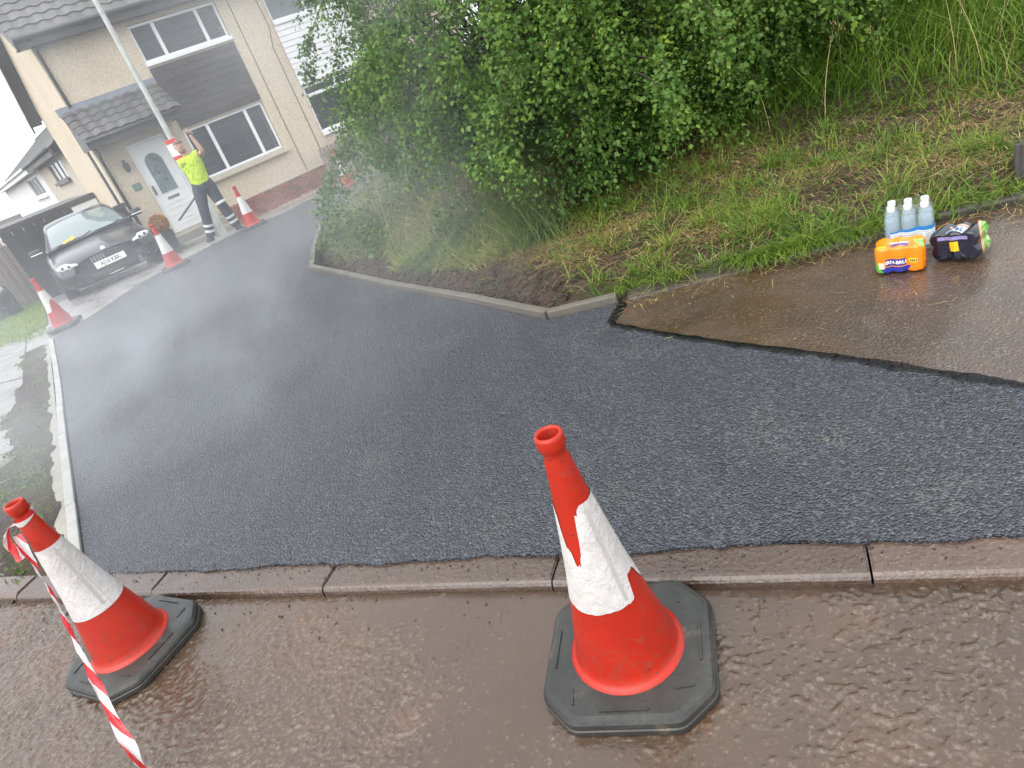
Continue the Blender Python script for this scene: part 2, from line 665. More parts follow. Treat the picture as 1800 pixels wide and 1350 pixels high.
# fresh tarmac with a slightly ragged front edge over the kerb
tar = []
for i in range(0, 161):
    s = -3.0 + i * (3.24 + 3.0) / 160
    tar.append(kp(s, .118 + random.uniform(-.007, .007) + .008 * math.sin(s * 7)))
tar.append((-2.265, 3.03))
tar += [(-3.3, 5.13), (-4.13, 6.82), (-5.46, 9.46), (-5.25, 10.1), (-4.95, 11.4), (-4.3, 12.4), (-3.55, 13.3), (-3.25, 14.6), (-2.95, 16.2), (-2.3, 17.1), (-1.0, 17.6), (-.7, 15.0), (-1.05, 13), (-1.5, 11.0), (-1.73, 10.1), (-1.66, 8.45), (-1.575, 7.54), (-.62, 5.57), (-.02, 4.40), (.335, 3.70), (.72, 3.555)]
bit = [(.735, 3.53), (.66, 3.42), (.61, 3.35), (.615, 3.28), (.66, 3.20), (.80, 2.93), (.98, 2.62), (1.12, 2.40), (1.25, 2.19), (1.40, 1.93), (1.53, 1.71), (1.95, 1.0)]
tar += bit[:-1] + [(1.95, 1.0)]
tar.append(kp(-3.0, .118 + .0))
tar = [p for i, p in enumerate(tar) if i == 0 or (Vector(p) - Vector(tar[i - 1])).length > 1e-4]
if (Vector(tar[0]) - Vector(tar[-1])).length < .02: tar.pop()
sheet('tarmac', tar, .046, M_TARMAC, .05)
sheet('tarmac_beyond', [kp(-3.0, .118), (1.955, 1.0), (4.2, -.1), kp(-5.5, .118)], .042, M_TARMAC, .05)

# old footpath on the right
sheet('footpath', bit + [(4.2, -.1), (9, -2.2), (12, -.45), (2.56, 2.95), (.76, 3.6)], .036, M_FOOT, .05)


# black sealant bead along the joint
def ribbon(name, pts, w, h, mat, jitter=.35, sub=.012, kind=None):
    P = [Vector((*p, 0)) for p in pts]
    out = []
    for a, b in zip(P[:-1], P[1:]):
        n = max(1, int((b - a).length / sub))
        out += [a.lerp(b, i / n) for i in range(n)]
    out.append(P[-1])
    V, Fc = [], []
    for i, p in enumerate(out):
        t = (out[min(i + 1, len(out) - 1)] - out[max(i - 1, 0)]).normalized()
        s = Vector((-t.y, t.x, 0))
        q = noise.noise(Vector((p.x * 9, p.y * 9, 1)))
        q2 = .5 * noise.noise(Vector((p.x * 33, p.y * 33, 7)))
        q3 = noise.noise(Vector((p.x * 26, p.y * 26, 17)))
        wl = w * (1 + jitter * (q + q2))
        wr = w * (1 + jitter * (q + q3))
        z0 = gz(p.y)
        hh = h * (1 + .4 * q2)
        V += [p - s * wr + Vector((0, 0, z0 + .030)), p - s * wr * .6 + Vector((0, 0, z0 + .045 + hh * .8)), p + Vector((0, 0, z0 + .047 + hh * 1.1)), p + s * wl * .6 + Vector((0, 0, z0 + .044 + hh * .8)), p + s * wl + Vector((0, 0, z0 + .030))]
    for i in range(len(out) - 1):
        for k in range(4):
            Fc.append((i * 5 + k, i * 5 + k + 1, i * 5 + k + 6, i * 5 + k + 5))
    o = pyobj(name, V, Fc, mat, smooth=True)
    return o


tag(ribbon('bitumen_joint', bit + [(4.2, -.1)], .033, .006, M_BITUMEN, .55), 'thick black bitumen bead sealing the joint between new tarmac and old brown path', 'sealant')

# pin-kerb edging: left run, right runs (each length its own stone)
def edging(name, runs, mat_l, w, top, label, seglen=.91):
    root = empty(name, (runs[0][0][0], runs[0][0][1], 0))
    tag(root, label, 'edging')
    for run, mt in zip(runs, mat_l):
        for a, b in zip(run[:-1], run[1:]):
            a, b = Vector(a), Vector(b)
            n = max(1, round((b - a).length / seglen))
            for i in range(n):
                p, q = a.lerp(b, i / n), a.lerp(b, (i + 1) / n)
                c = (p + q) / 2
                L = (q - p).length - .005
                bm = bmesh.new()
                bbox(bm, -L / 2, L / 2, -w / 2, w / 2, -.15, top, .007, 2)
                pitch = -math.atan2(gz(q.y) - gz(p.y), L)
                zc = gz(c.y)
                bmobj('edging_stone', bm, mt, root, loc=(c.x - runs[0][0][0], c.y - runs[0][0][1], zc + random.uniform(-.002, .002)), rot=(0, pitch, math.atan2(q.y - p.y, q.x - p.x) + random.uniform(-.006, .006)))
    return root


edging('concrete_edging', [[(-2.285, 2.99), (-3.33, 5.10), (-4.16, 6.81), (-5.50, 9.47)]], [M_EDGE], .055, .062, 'pale new concrete edging along the left side of the fresh tarmac')
edging('concrete_edging', [[(.735, 3.60), (.345, 3.745), (.0, 4.44), (-.60, 5.60), (-1.555, 7.56)], [(-1.555, 7.60), (-1.635, 8.45), (-1.70, 10.1), (-1.47, 11.0), (-1.02, 13.0)]], [M_EDGE_OLD, M_EDGE_OLD], .055, .085, 'muddy grey concrete edging between the tarmac and the hawthorn bank')

# old kerb on the right, half overgrown
ok = tag(empty('old_kerb', (.76, 3.62, 0)), 'weathered rounded concrete kerb half buried in grass beside the old path', 'kerb')
a, b = Vector((.78, 3.62)), Vector((5.2, 2.02))
nst = 6
for i in range(nst):
    p, q = a.lerp(b, i / nst), a.lerp(b, (i + 1) / nst)
    L = (q - p).length - .02
    bm = bmesh.new()
    bbox(bm, -L / 2, L / 2, -.058, .058, -.1, .052, .030, 4)
    for v in bm.verts:
        v.co += Vector((0, 1, 1)) * noise.noise(v.co * 7 + Vector((i * 3, 0, 0))) * .02
    c = (p + q) / 2
    bmobj('kerb_stone', bm, M_OLDKERB, ok, True, loc=(c.x - .76, c.y - 3.62, random.uniform(-.022, .012)), rot=(0, random.uniform(-.02, .02), math.atan2(q.y - p.y, q.x - p.x) + random.uniform(-.015, .015)))

# left pavement: concrete bays with open joints, verge strip with weeds
pav = tag(empty('pavement'), kind='structure')
e1 = Vector((-2.285, 2.99)); e2 = Vector((-5.5, 9.47))
ed = (e2 - e1).normalized(); en = Vector((-ed.y, ed.x))     # en points left, away from the tarmac


def ep(s, n):
    q = e1 + ed * s + en * n
    return (q.x, q.y)


def kerb_x_edge(n, off):
    """where the kerb-parallel line at offset n meets the verge line beside the edging"""
    b_ = e1 + en * off - J0 - NK * n
    det = EK.x * (-ed.y) + ed.x * EK.y
    return (b_.x * (-ed.y) + ed.x * b_.y) / det


rows = [.150, 1.05, 2.15, 3.3, 4.45, 5.6, 6.75, 7.9]
for i in range(len(rows) - 1):
    n0, n1 = rows[i] + .011, rows[i + 1] - .011
    sa, sb = kerb_x_edge(n0, .34), kerb_x_edge(n1, .34)
    if n1 > 6.2: sa, sb = max(sa, 3), max(sb, 3)
    st0, st1 = sa, sb
    for k in range(4):
        stp = 1.55
        e0, e1_ = (math.floor(max(sa, sb) / 1.6) + 1 + k) * 1.6, (math.floor(max(sa, sb) / 1.6) + 1 + k) * 1.6
        if e0 - max(st0, st1) < .15: continue
        sheet('paving_slab', [kp(st0 + .011, n0), kp(e0 - .011, n0), kp(e1_ - .011, n1), kp(st1 + .011, n1)], .034 + random.uniform(-.004, .004), M_PAVE, .06, pav, None)
        st0, st1 = e0, e1_
sheet('pavement_base', [(-2.31, 2.97), kp(25, .14), (-21.6, 17.6), (-6.93, 10.42), ep(7.3, 0)], .014, M_SOIL, .02)
# mortar haunching against the edging
def haunch():
    V, Fc = [], []
    S_ = np.arange(.02, 7.12, .03)
    for s_ in S_:
        for k, (n_, z_) in enumerate(((.026, .052), (.055, .050), (.085, .043), (.125, .030))):
            q = noise.noise(Vector((s_ * 4, n_ * 14, 4)))
            x_, y_ = ep(s_, n_ + .014 * q * (k > 0))
            V.append((x_, y_, gz(y_) + z_ + .006 * q))
    for i in range(len(S_) - 1):
        for k in range(3):
            Fc.append((i * 4 + k, i * 4 + k + 1, i * 4 + k + 5, i * 4 + k + 4))
    o = pyobj('haunching', V, Fc, M_MORTAR, None, True)
    tag(o, 'crumbly mortar haunching beside the pale left edging', 'mortar')


haunch()

# cross path, driveway and house forecourt beyond
sheet('driveway', [(-5.5, 9.5), (-5.28, 10.12), (-4.98, 11.42), (-4.33, 12.44), (-3.58, 13.33), (-3.28, 14.6), (-2.98, 16.2), (-2.32, 17.15), (-1.0, 17.65), (2, 20), (2, 24), (-11, 24), (-9.7, 17.7), (-6.3, 11.05), (-6.93, 10.5), ep(7.32, .6), ep(7.32, 0)], .020, M_DRIVE)
sheet('lawn', [(-6.33, 11.05), (-9.72, 17.72), (-12.5, 21.2), (-30, 30), (-30, 21.9), (-6.93, 10.52)], .040, M_LAWN, .05)
# ------------------------------------------------------------------ the bank on the right
BANK = [(.74, 3.64), (.36, 3.79), (.02, 4.46), (-.57, 5.63), (-1.52, 7.60), (-1.60, 8.46), (-1.66, 10.1), (-1.43, 11.0), (-.98, 13.0), (-.6, 15.2), (-.2, 18.0), (9, 22), (22, 12), (14, -1.15), (2.6, 2.98)]


def sdist(x, y):
    """signed distance to the bank outline (+ inside), numpy"""
    P = np.stack([x, y], -1)
    d = np.full(x.shape, 1e9)
    inside = np.zeros(x.shape, bool)
    n = len(BANK)
    for i in range(n):
        a, b = np.array(BANK[i]), np.array(BANK[(i + 1) % n])
        ab = b - a
        t = np.clip(((P - a) @ ab) / (ab @ ab), 0, 1)
        d = np.minimum(d, np.linalg.norm(P - (a + t[..., None] * ab), axis=-1))
        cond = ((a[1] > y) != (b[1] > y)) & (x < (b[0] - a[0]) * (y - a[1]) / (b[1] - a[1] + 1e-12) + a[0])
        inside ^= cond
    return np.where(inside, d, -d)


_lat = rng.random((64, 64))


def vnoise(x, y, s):
    u, v = np.asarray(x) * s + 13.7, np.asarray(y) * s + 5.1
    i, j = np.floor(u).astype(int), np.floor(v).astype(int)
    fu, fv = u - i, v - j
    fu, fv = fu * fu * (3 - 2 * fu), fv * fv * (3 - 2 * fv)
    g = lambda a, b: _lat[a % 64, b % 64]
    return (g(i, j) * (1 - fu) + g(i + 1, j) * fu) * (1 - fv) + (g(i, j + 1) * (1 - fu) + g(i + 1, j + 1) * fu) * fv


def fnoise(x, y, s):
    return (vnoise(x, y, s) + .5 * vnoise(x, y, s * 2.1) + .25 * vnoise(x, y, s * 4.3)) / 1.75


def bank_z(x, y):
    d = sdist(x, y)
    g = np.interp(y, GZY, GZZ)
    z = g + .03 + .055 * smooth01(0, .3, d) + .38 * smooth01(.3, 4.5, d) + (fnoise(x, y, 1.6) - .5) * .13 * smooth01(.05, .6, d) + (fnoise(x, y, 8) - .5) * .05
    # the open trench behind the far edging
    tr = smooth01(-1.15, -1.35, x) * smooth01(.22, .05, d)
    z = z - .13 * tr
    return np.where(d > 0, z, g - .12 - .2 * smooth01(0, -.1, d))


def bank_mesh():
    xs = np.concatenate([np.arange(-2.0, 6.5, .055), np.arange(6.6, 15, .6)])
    ys = np.concatenate([np.arange(1.0, 12, .055), np.arange(12.1, 22, .5)])
    Xg, Yg = np.meshgrid(xs, ys)
    Z = bank_z(Xg, Yg)
    d = sdist(Xg, Yg)
    V = np.stack([Xg, Yg, Z], -1).reshape(-1, 3)
    nx_, ny_ = len(xs), len(ys)
    ii, jj = np.meshgrid(np.arange(nx_ - 1), np.arange(ny_ - 1))
    keep = (d[:-1, :-1] > -.12) | (d[1:, 1:] > -.12)
    i, j = ii[keep], jj[keep]
    L = np.stack([j * nx_ + i, j * nx_ + i + 1, (j + 1) * nx_ + i + 1, (j + 1) * nx_ + i], -1).ravel()
    o = fastmesh('bank', V, 4, L, M_SOIL, smooth=True)
    tag(o, kind='structure')


bank_mesh()


def blades(name, pos, h, w, az, bend, rnd, mat, label, cat='grass', seg=3, parent=None):
    N = len(pos)
    lev = seg + 1
    ts = np.linspace(0, 1, lev)
    dirx, diry = np.cos(az), np.sin(az)
    tw = rng.uniform(-.9, .9, N)
    sx, sy = -np.sin(az + tw), np.cos(az + tw)
    V = np.zeros((N, lev, 2, 3))
    for k, t in enumerate(ts):
        off = bend * h * t ** 1.7
        up = h * t * np.sqrt(np.clip(1 - (bend * .75 * t) ** 2, .02, 1))
        ww = w * (1 - t) ** .7 * .5 + .0004
        for s, sg in ((0, -1), (1, 1)):
            V[:, k, s, 0] = pos[:, 0] + dirx * off + sx * ww * sg
            V[:, k, s, 1] = pos[:, 1] + diry * off + sy * ww * sg
            V[:, k, s, 2] = pos[:, 2] + up
    base = (np.arange(N) * lev * 2)[:, None]
    q = []
    for k in range(seg):
        q.append(np.stack([base[:, 0] + 2 * k, base[:, 0] + 2 * k + 1, base[:, 0] + 2 * k + 3, base[:, 0] + 2 * k + 2], -1))
    L = np.stack(q, 1).ravel()
    o = fastmesh(name, V.reshape(-1, 3), 4, L, mat, parent, {'rnd': np.repeat(rnd, lev * 2)})
    tag(o, label, cat, kind='stuff')
    return o


def scatter(n, x0, x1, y0, y1):
    return rng.uniform(x0, x1, n), rng.uniform(y0, y1, n)


def on_bank(x, y, dz=0):
    return np.stack([x, y, bank_z(x, y) + dz], -1)


def in_tall(x, y):
    # the line where the uncut grass starts, right of the bushes
    return (y - (4.95 - .62 * (x - 2.5))) + (fnoise(x, y, 1.2) - .5) * .9


# short green tufts on the verge: clump centres, then blades round each
def tufts():
    x, y = scatter(7000, .2, 7.0, .6, 6.2)
    d = sdist(x, y)
    m = (d > .03) & (d < 3.0) & (rng.random(len(x)) < np.clip(1.25 - d * .62, .06, 1) * smooth01(.40, .56, fnoise(x, y, 1.9)) * smooth01(.4, 1.1, x) + .16 * (x > .6)) & (in_tall(x, y) < .2) & (x > .35 + .3 * fnoise(x, y, 3))
    cx, cy = x[m], y[m]
    k = rng.integers(8, 26, len(cx))
    rep = np.repeat(np.arange(len(cx)), k)
    r = np.abs(rng.normal(0, .045, len(rep)))
    a = rng.uniform(0, 2 * np.pi, len(rep))
    px, py = cx[rep] + r * np.cos(a), cy[rep] + r * np.sin(a)
    d = sdist(px, py)
    ok_ = d > .015
    px, py, a, rep = px[ok_], py[ok_], a[ok_], rep[ok_]
    hh = rng.uniform(.05, .15, len(cx))[rep] * rng.uniform(.6, 1.35, len(px))
    tone = rng.random(len(cx))[rep]
    rnd = np.clip(tone * .75 + rng.normal(.08, .12, len(px)), 0, .97)
    blades('verge_grass', on_bank(px, py, -.005), hh, rng.uniform(.003, .007, len(px)), a + rng.normal(0, .6, len(px)), rng.uniform(.4, 1.7, len(px)), rnd, M_GRASS, 'short green grass tufts growing on the cut verge')


tufts()


# cut straw lying on the bank
def straw():
    x, y = scatter(170000, -1.6, 7, 1.0, 9)
    d = sdist(x, y)
    dug = smooth01(.55, .95, x) + smooth01(.30, .62, d + .15 * (fnoise(x, y, 2.5) - .5))
    dens = smooth01(.02, .30, d) * smooth01(4.2, 2.4, d) * np.clip(dug, .06, 1) * (.40 + .60 * smooth01(.38, .56, fnoise(x, y, 1.5)))
    m = (d > .01) & (rng.random(len(x)) < dens * .75) & (in_tall(x, y) < .5)
    x, y = x[m], y[m]
    N = len(x)
    az = rng.normal(R(160), 1.1, N)
    L = rng.uniform(.05, .24, N)
    blades('cut_straw', on_bank(x, y, .004 + rng.uniform(0, .02, N)[:, None][:, 0]), L * .35, rng.uniform(.0018, .0045, N), az, rng.uniform(2.2, 3.2, N), np.clip(rng.normal(.45, .26, N), 0, 1), M_STRAW, 'brown cut straw and dead grass lying over the verge')


straw()


# tall meadow grass right of the bushes
def tall_right():
    x, y = scatter(90000, 2.0, 11, 2.2, 12)
    g = in_tall(x, y)
    d = sdist(x, y)
    far = np.hypot(x, y)
    m = (g > 0) & (d > .5) & (rng.random(len(x)) < np.clip(1.1 - (far - 5) * .075, .15, 1) * .62)
    x, y, g = x[m], y[m], g[m]
    N = len(x)
    h = np.clip(.14 + .46 * smooth01(0, 1.4, g), 0, 1) * rng.uniform(.5, 1.3, N)
    lean = R(215) + (fnoise(x, y, .8) - .5) * 3.2 + rng.normal(0, .75, N)
    tone = fnoise(x, y, 1.1)
    rnd = np.clip(tone * .85 + rng.normal(.02, .16, N), 0, 1)
    blades('tall_grass', on_bank(x, y, -.01), h, rng.uniform(.005, .012, N), lean, rng.uniform(.3, 1.7, N), rnd, M_TALL, 'tall uncut green grass leaning on the bank right of the bushes', seg=4)


tall_right()


# hazy meadow grass under the left bush
def meadow_left():
    x, y = scatter(85000, -1.6, 1.4, 5.0, 10)
    d = sdist(x, y)
    m = (d > .20 + .45 * (fnoise(x, y, 1.8) - .35)) & (rng.random(len(x)) < .40 * np.clip(1.35 - .75 * smooth01(.6, 2.3, d), .2, 1)) & (x < .75 + .9 * fnoise(x, y, 1.1) - .32 * (6.4 - y))
    x, y, d = x[m], y[m], d[m]
    N = len(x)
    h = (.10 + .36 * smooth01(.15, 1.0, d)) * (.35 + 1.1 * fnoise(x, y, 2.2)) * rng.uniform(.5, 1.35, N)
    lean = R(205) + (fnoise(x, y, 1.0) - .5) * 4 + rng.normal(0, .8, N)
    rnd = np.clip((fnoise(x, y, 1.9) - .5) * 1.8 + .60 + rng.normal(0, .22, N), 0, 1)
    blades('meadow_grass', on_bank(x, y, -.01), h, rng.uniform(.004, .010, N), lean, rng.uniform(.3, 1.7, N), rnd, M_MEADOW, 'yellow green meadow grass under the left hawthorn bush by the edging', seg=4)


meadow_left()


# seeding stalks: thin stems with pale heads, on both sides
def stalks():
    P = []
    x, y = scatter(900, 2.4, 7, 3, 8)
    m = (in_tall(x, y) > .1)
    P.append((x[m][:150], y[m][:150], .75))
    x, y = scatter(900, -1.2, .8, 5.6, 9)
    m = sdist(x, y) > .4
    P.append((x[m][:190], y[m][:190], .62))
    x = np.concatenate([p[0] for p in P]); y = np.concatenate([p[1] for p in P]); hh = np.concatenate([np.full(len(p[0]), p[2]) for p in P])
    N = len(x)
    base = on_bank(x, y)
    h = hh * rng.uniform(.7, 1.3, N)
    az = rng.uniform(0, 6.28, N)
    bend = rng.uniform(.2, .9, N)
    blades('seed_stalks', base, h, np.full(N, .004), az, bend, np.full(N, .97), M_STRAW, 'thin pale seed stalks standing above the uncut grass', seg=5)
    # heads
    K = 14
    tt = rng.uniform(.78, 1.0, (N, K))
    off = bend[:, None] * h[:, None] * tt ** 1.7
    up = h[:, None] * tt * np.sqrt(np.clip(1 - (bend[:, None] * .75 * tt) ** 2, .02, 1))
    px = (x[:, None] + np.cos(az)[:, None] * off + rng.normal(0, .006, (N, K))).ravel()
    py = (y[:, None] + np.sin(az)[:, None] * off + rng.normal(0, .006, (N, K))).ravel()
    pz = (base[:, 2][:, None] + up).ravel()
    blades('seed_heads', np.stack([px, py, pz], -1), rng.uniform(.012, .03, N * K), np.full(N * K, .004), rng.uniform(0, 6.28, N * K), rng.uniform(0, 1, N * K), np.clip(rng.normal(.75, .15, N * K), 0, 1), M_STRAW, 'feathery seed heads on tall grass stalks', seg=2)


stalks()

# ------------------------------------------------------------------ leaves
LEAF = np.array([(0, 0, 0), (.50, .36, .10), (.27, .60, .05), (.24, 1.0, .0), (-.24, 1.0, .0), (-.27, .60, .05), (-.50, .36, .10)])
OVAL = np.array([(0, 0, 0), (.30, .25, .06), (.42, .55, .08), (.24, .85, .04), (0, 1.05, -.04), (-.24, .85, .04), (-.42, .55, .08), (-.30, .25, .06)])


def leaves(name, pos, direc, nrm, size, rnd, mat, parent=None, tmpl=LEAF, label=None, cat=None, kind=None):
    N = len(pos)
    d = direc / (np.linalg.norm(direc, axis=1, keepdims=True) + 1e-9)
    s = np.cross(d, nrm)
    s /= (np.linalg.norm(s, axis=1, keepdims=True) + 1e-9)
    n = np.cross(s, d)
    T = tmpl[None] * size[:, None, None]
    V = pos[:, None] + T[..., 0:1] * s[:, None] + T[..., 1:2] * d[:, None] + T[..., 2:3] * n[:, None]
    k = len(tmpl)
    L = np.arange(N * k)
    o = fastmesh(name, V.reshape(-1, 3), k, L, mat, parent, {'rnd': np.repeat(rnd, k)})
    if label or kind: tag(o, label, cat, kind=kind)
    return o


def unit(v):
    return v / (np.linalg.norm(v, axis=-1, keepdims=True) + 1e-9)


def spray_leaves(anchor, direc, length, per, tone, size=(.022, .038)):
    """twigs: leaf positions along short drooping shoots"""
    M = len(anchor)
    rep = np.repeat(np.arange(M), per)
    N = len(rep)
    t = rng.random(N) ** .8
    L = length[rep]
    d = direc[rep]
    p = anchor[rep] + d * (t * L)[:, None]
    p[:, 2] -= .55 * L * t ** 2
    p += rng.normal(0, .030, (N, 3))
    dd = unit(d + rng.normal(0, .75, (N, 3)) + np.array([0, 0, -.25]))
    nn = unit(rng.normal(0, .55, (N, 3)) + np.array([0, -.15, .75]) + .25 * d)
    sz = rng.uniform(size[0], size[1], N) * (1.15 - .35 * t) * rng.choice([.75, 1.0, 1.0, 1.3], M)[rep]
    rnd = np.clip(tone[rep] + rng.normal(0, .10, N) + .10 * t, 0, .91)
    return p, dd, nn, sz, rnd


def bush(name, label, E, nspray, extra=None, trunk=(0, 0), seed=0, group=None, lowcut=.0):
    """E: list of ellipsoids (cx,cy,cz,rx,ry,rz)"""
    base = Vector((trunk[0], trunk[1], float(bank_z(np.array([trunk[0]]), np.array([trunk[1]]))[0])))
    root = empty(name, base)
    tag(root, label, 'bush', group)
    tot = sum(e[3] * e[5] for e in E)
    A, Dv, Ln, Tn = [], [], [], []
    for (cx, cy, cz, rx, ry, rz) in E:
        n = int(nspray * rx * rz / tot)
        u = unit(rng.normal(0, 1, (n * 3, 3)))
        facing = u[:, 1] < .05 + .35 * rng.random(len(u))
        u = u[facing | (rng.random(len(u)) < .12)][:n]
        lump = 1 + .24 * (fnoise(u[:, 0] * 2 + cx, u[:, 2] * 2 + u[:, 1] + seed, 1.1) - .5) * 2
        shell = 1 - np.abs(rng.normal(0, .19, len(u)))
        p = np.array([cx, cy, cz]) + u * np.array([rx, ry, rz]) * (lump * shell)[:, None]
        ins = np.zeros(len(p), bool)
        for (ax, ay, az_, bx, by, bz) in E:
            q = (p - np.array([ax, ay, az_])) / np.array([bx, by, bz])
            ins |= (np.linalg.norm(q, axis=1) < .62)
        gzv = bank_z(p[:, 0], p[:, 1])
        okm = (~ins) & (p[:, 2] > gzv + .12 + lowcut)
        # open hollows so that dark gaps show between the clumps
        hol = fnoise(p[:, 0] + seed * 3.1, p[:, 2] * 1.0 + p[:, 1] * .6, 1.15)
        okm &= (rng.random(len(p)) < .22 + .78 * smooth01(.34, .50, hol))
        p, u = p[okm], u[okm]
        A.append(p)
        Dv.append(unit(u * np.array([1, 1, .55]) + rng.normal(0, .35, (len(p), 3)) + np.array([0, 0, -.12])))
        Ln.append(rng.uniform(.16, .48, len(p)))
        Tn.append(np.clip(.18 + .62 * fnoise(p[:, 0] * 1.3, p[:, 2] * 1.3 + p[:, 1], 1.3) + rng.normal(0, .08, len(p)), 0, .8))
    A, Dv, Ln, Tn = np.concatenate(A), np.concatenate(Dv), np.concatenate(Ln), np.concatenate(Tn)
    # young bright shoots at a few tips
    bright = rng.random(len(A)) < .012
    per = rng.integers(18, 34, len(A))
    p, dd, nn, sz, rnd = spray_leaves(A, Dv, Ln, per, Tn)
    br = np.repeat(bright, per)
    rnd = np.where(br, rng.uniform(.92, .985, len(rnd)), rnd)
    rnd = np.where(rng.random(len(rnd)) < .003, 1.0, rnd)
    if extra is not None:
        p = np.concatenate([p, extra[0]]); dd = np.concatenate([dd, extra[1]]); nn = np.concatenate([nn, extra[2]]); sz = np.concatenate([sz, extra[3]]); rnd = np.concatenate([rnd, extra[4]])
    o = leaves('foliage', p - np.array(base), dd, nn, sz, rnd, M_LEAF, root)
    # trunk and limbs
    tv, tf = tube_geo([(0, 0, -.1), (.04, .02, .35), (.0, .05, .8), (.05, .1, 1.5)], [.11, .085, .07, .05], 9)
    pyobj('trunk', tv, tf, M_BARK, root, True)
    random.seed(seed + 100)
    V, Fc = [], []
    sel = rng.choice(len(A), min(90, len(A)), replace=False)
    for k in sel:
        tip = Vector(A[k]) - base
        b0 = Vector((random.uniform(-.08, .08), random.uniform(-.05, .1), random.uniform(.3, 1.4)))
        if tip.length < .4: continue
        m1 = b0.lerp(tip, .4) + Vector((random.uniform(-.15, .15), random.uniform(-.15, .15), random.uniform(.0, .3)))
        m2 = b0.lerp(tip, .75) + Vector((random.uniform(-.1, .1), random.uniform(-.1, .1), random.uniform(0, .2)))
        v, f = tube_geo([b0, m1, m2, tip], [.016, .010, .006, .003], 5, False)
        o_ = len(V)
        V += v
        Fc += [tuple(i + o_ for i in ff) for ff in f]
    pyobj('branches', V, Fc, M_BARK, root, True)
    return root


def boughs(specs, per_m=420):
    """long arching boughs with leaf sprays along them: list of polylines"""
    out = [[], [], [], [], []]
    V, Fc = [], []
    for pts, width, dens in specs:
        P = [Vector(p) for p in pts]
        sm = []
        for i in range(len(P) - 1):
            p0, p1, p2, p3 = P[max(i - 1, 0)], P[i], P[i + 1], P[min(i + 2, len(P) - 1)]
            for t in np.linspace(0, 1, 6, endpoint=False):
                t = float(t)
                sm.append(.5 * ((2 * p1) + (p2 - p0) * t + (2 * p0 - 5 * p1 + 4 * p2 - p3) * t * t + (3 * p1 - p0 - 3 * p2 + p3) * t ** 3))
        sm.append(P[-1])
        n = len(sm)
        v, f = tube_geo(sm, [max(.0022, .011 * (1 - i / n)) for i in range(n)], 5, False)
        o_ = len(V)
        V += v
        Fc += [tuple(i + o_ for i in ff) for ff in f]
        arr = np.array([list(q) for q in sm])
        Lb = sum((sm[i + 1] - sm[i]).length for i in range(n - 1))
        ns = int(Lb * 26 * dens)
        idx = rng.uniform(n * .12, n - 1.001, ns)
        i0 = idx.astype(int)
        a = arr[i0] + (arr[np.minimum(i0 + 1, n - 1)] - arr[i0]) * (idx - i0)[:, None]
        tang = unit(arr[np.minimum(i0 + 1, n - 1)] - arr[np.maximum(i0 - 1, 0)])
        dv = unit(tang * .6 + rng.normal(0, .7, (ns, 3)) + np.array([0, 0, -.2]))
        ln = rng.uniform(.06, .24, ns) * width
        tone = np.clip(rng.normal(.42, .16, ns), 0, .85)
        r = spray_leaves(a, dv, ln, rng.integers(7, 15, ns), tone, (.024, .040))
        for k in range(5): out[k].append(r[k])
    return [np.concatenate(k) for k in out], V, Fc


B = [
    ([(.9, 8.4, 2.9), (.3, 8.2, 2.75), (-.2, 8.0, 2.4), (-.62, 7.8, 2.0), (-.78, 7.7, 1.72)], 1.0, 1.5),
    ([(.9, 8.4, 2.6), (.3, 8.1, 2.5), (-.15, 7.9, 2.15), (-.45, 7.7, 1.75), (-.62, 7.6, 1.55)], 1.2, 1.5),
    ([(.9, 8.5, 3.1), (.2, 8.4, 3.0), (-.35, 8.2, 2.7), (-.55, 8.1, 2.35)], 1.3, 1.5),
    ([(1.0, 8.5, 2.1), (.4, 8.2, 2.05), (-.1, 7.9, 1.75), (-.5, 7.7, 1.38), (-.62, 7.6, 1.15)], 1.1, 1.1),
    ([(1.0, 8.5, 1.7), (.4, 8.2, 1.6), (-.1, 8.0, 1.35), (-.55, 7.8, 1.05), (-.85, 7.6, .8)], 1.2, 1.1),
    ([(.9, 8.4, 1.3), (.2, 8.2, 1.25), (-.5, 7.9, 1.05), (-.95, 7.6, .8), (-1.12, 7.45, .5)], 1.0, 1.2),
    ([(.7, 8.4, 1.0), (.0, 8.2, 1.0), (-.7, 7.8, .85), (-1.1, 7.5, .62), (-1.32, 7.4, .22)], .9, 1.2),
    ([(.6, 8.4, .8), (-.1, 8.2, .85), (-.7, 8.0, .7), (-1.05, 7.8, .45), (-1.18, 7.7, .2)], 1.1, 1.2),
    ([(.9, 8.2, 1.9), (.3, 7.9, 1.75), (-.1, 7.7, 1.45), (-.25, 7.6, 1.1)], 1.3, 1.3),
    ([(.9, 8.0, 1.4), (.4, 7.7, 1.25), (-.1, 7.5, 1.0), (-.4, 7.4, .62)], 1.3, 1.3),
    ([(1.2, 7.6, 2.6), (.6, 7.4, 2.5), (.1, 7.2, 2.2), (-.1, 7.1, 1.8)], 1.3, 1.3),
]
ex, bv, bf = boughs(B)


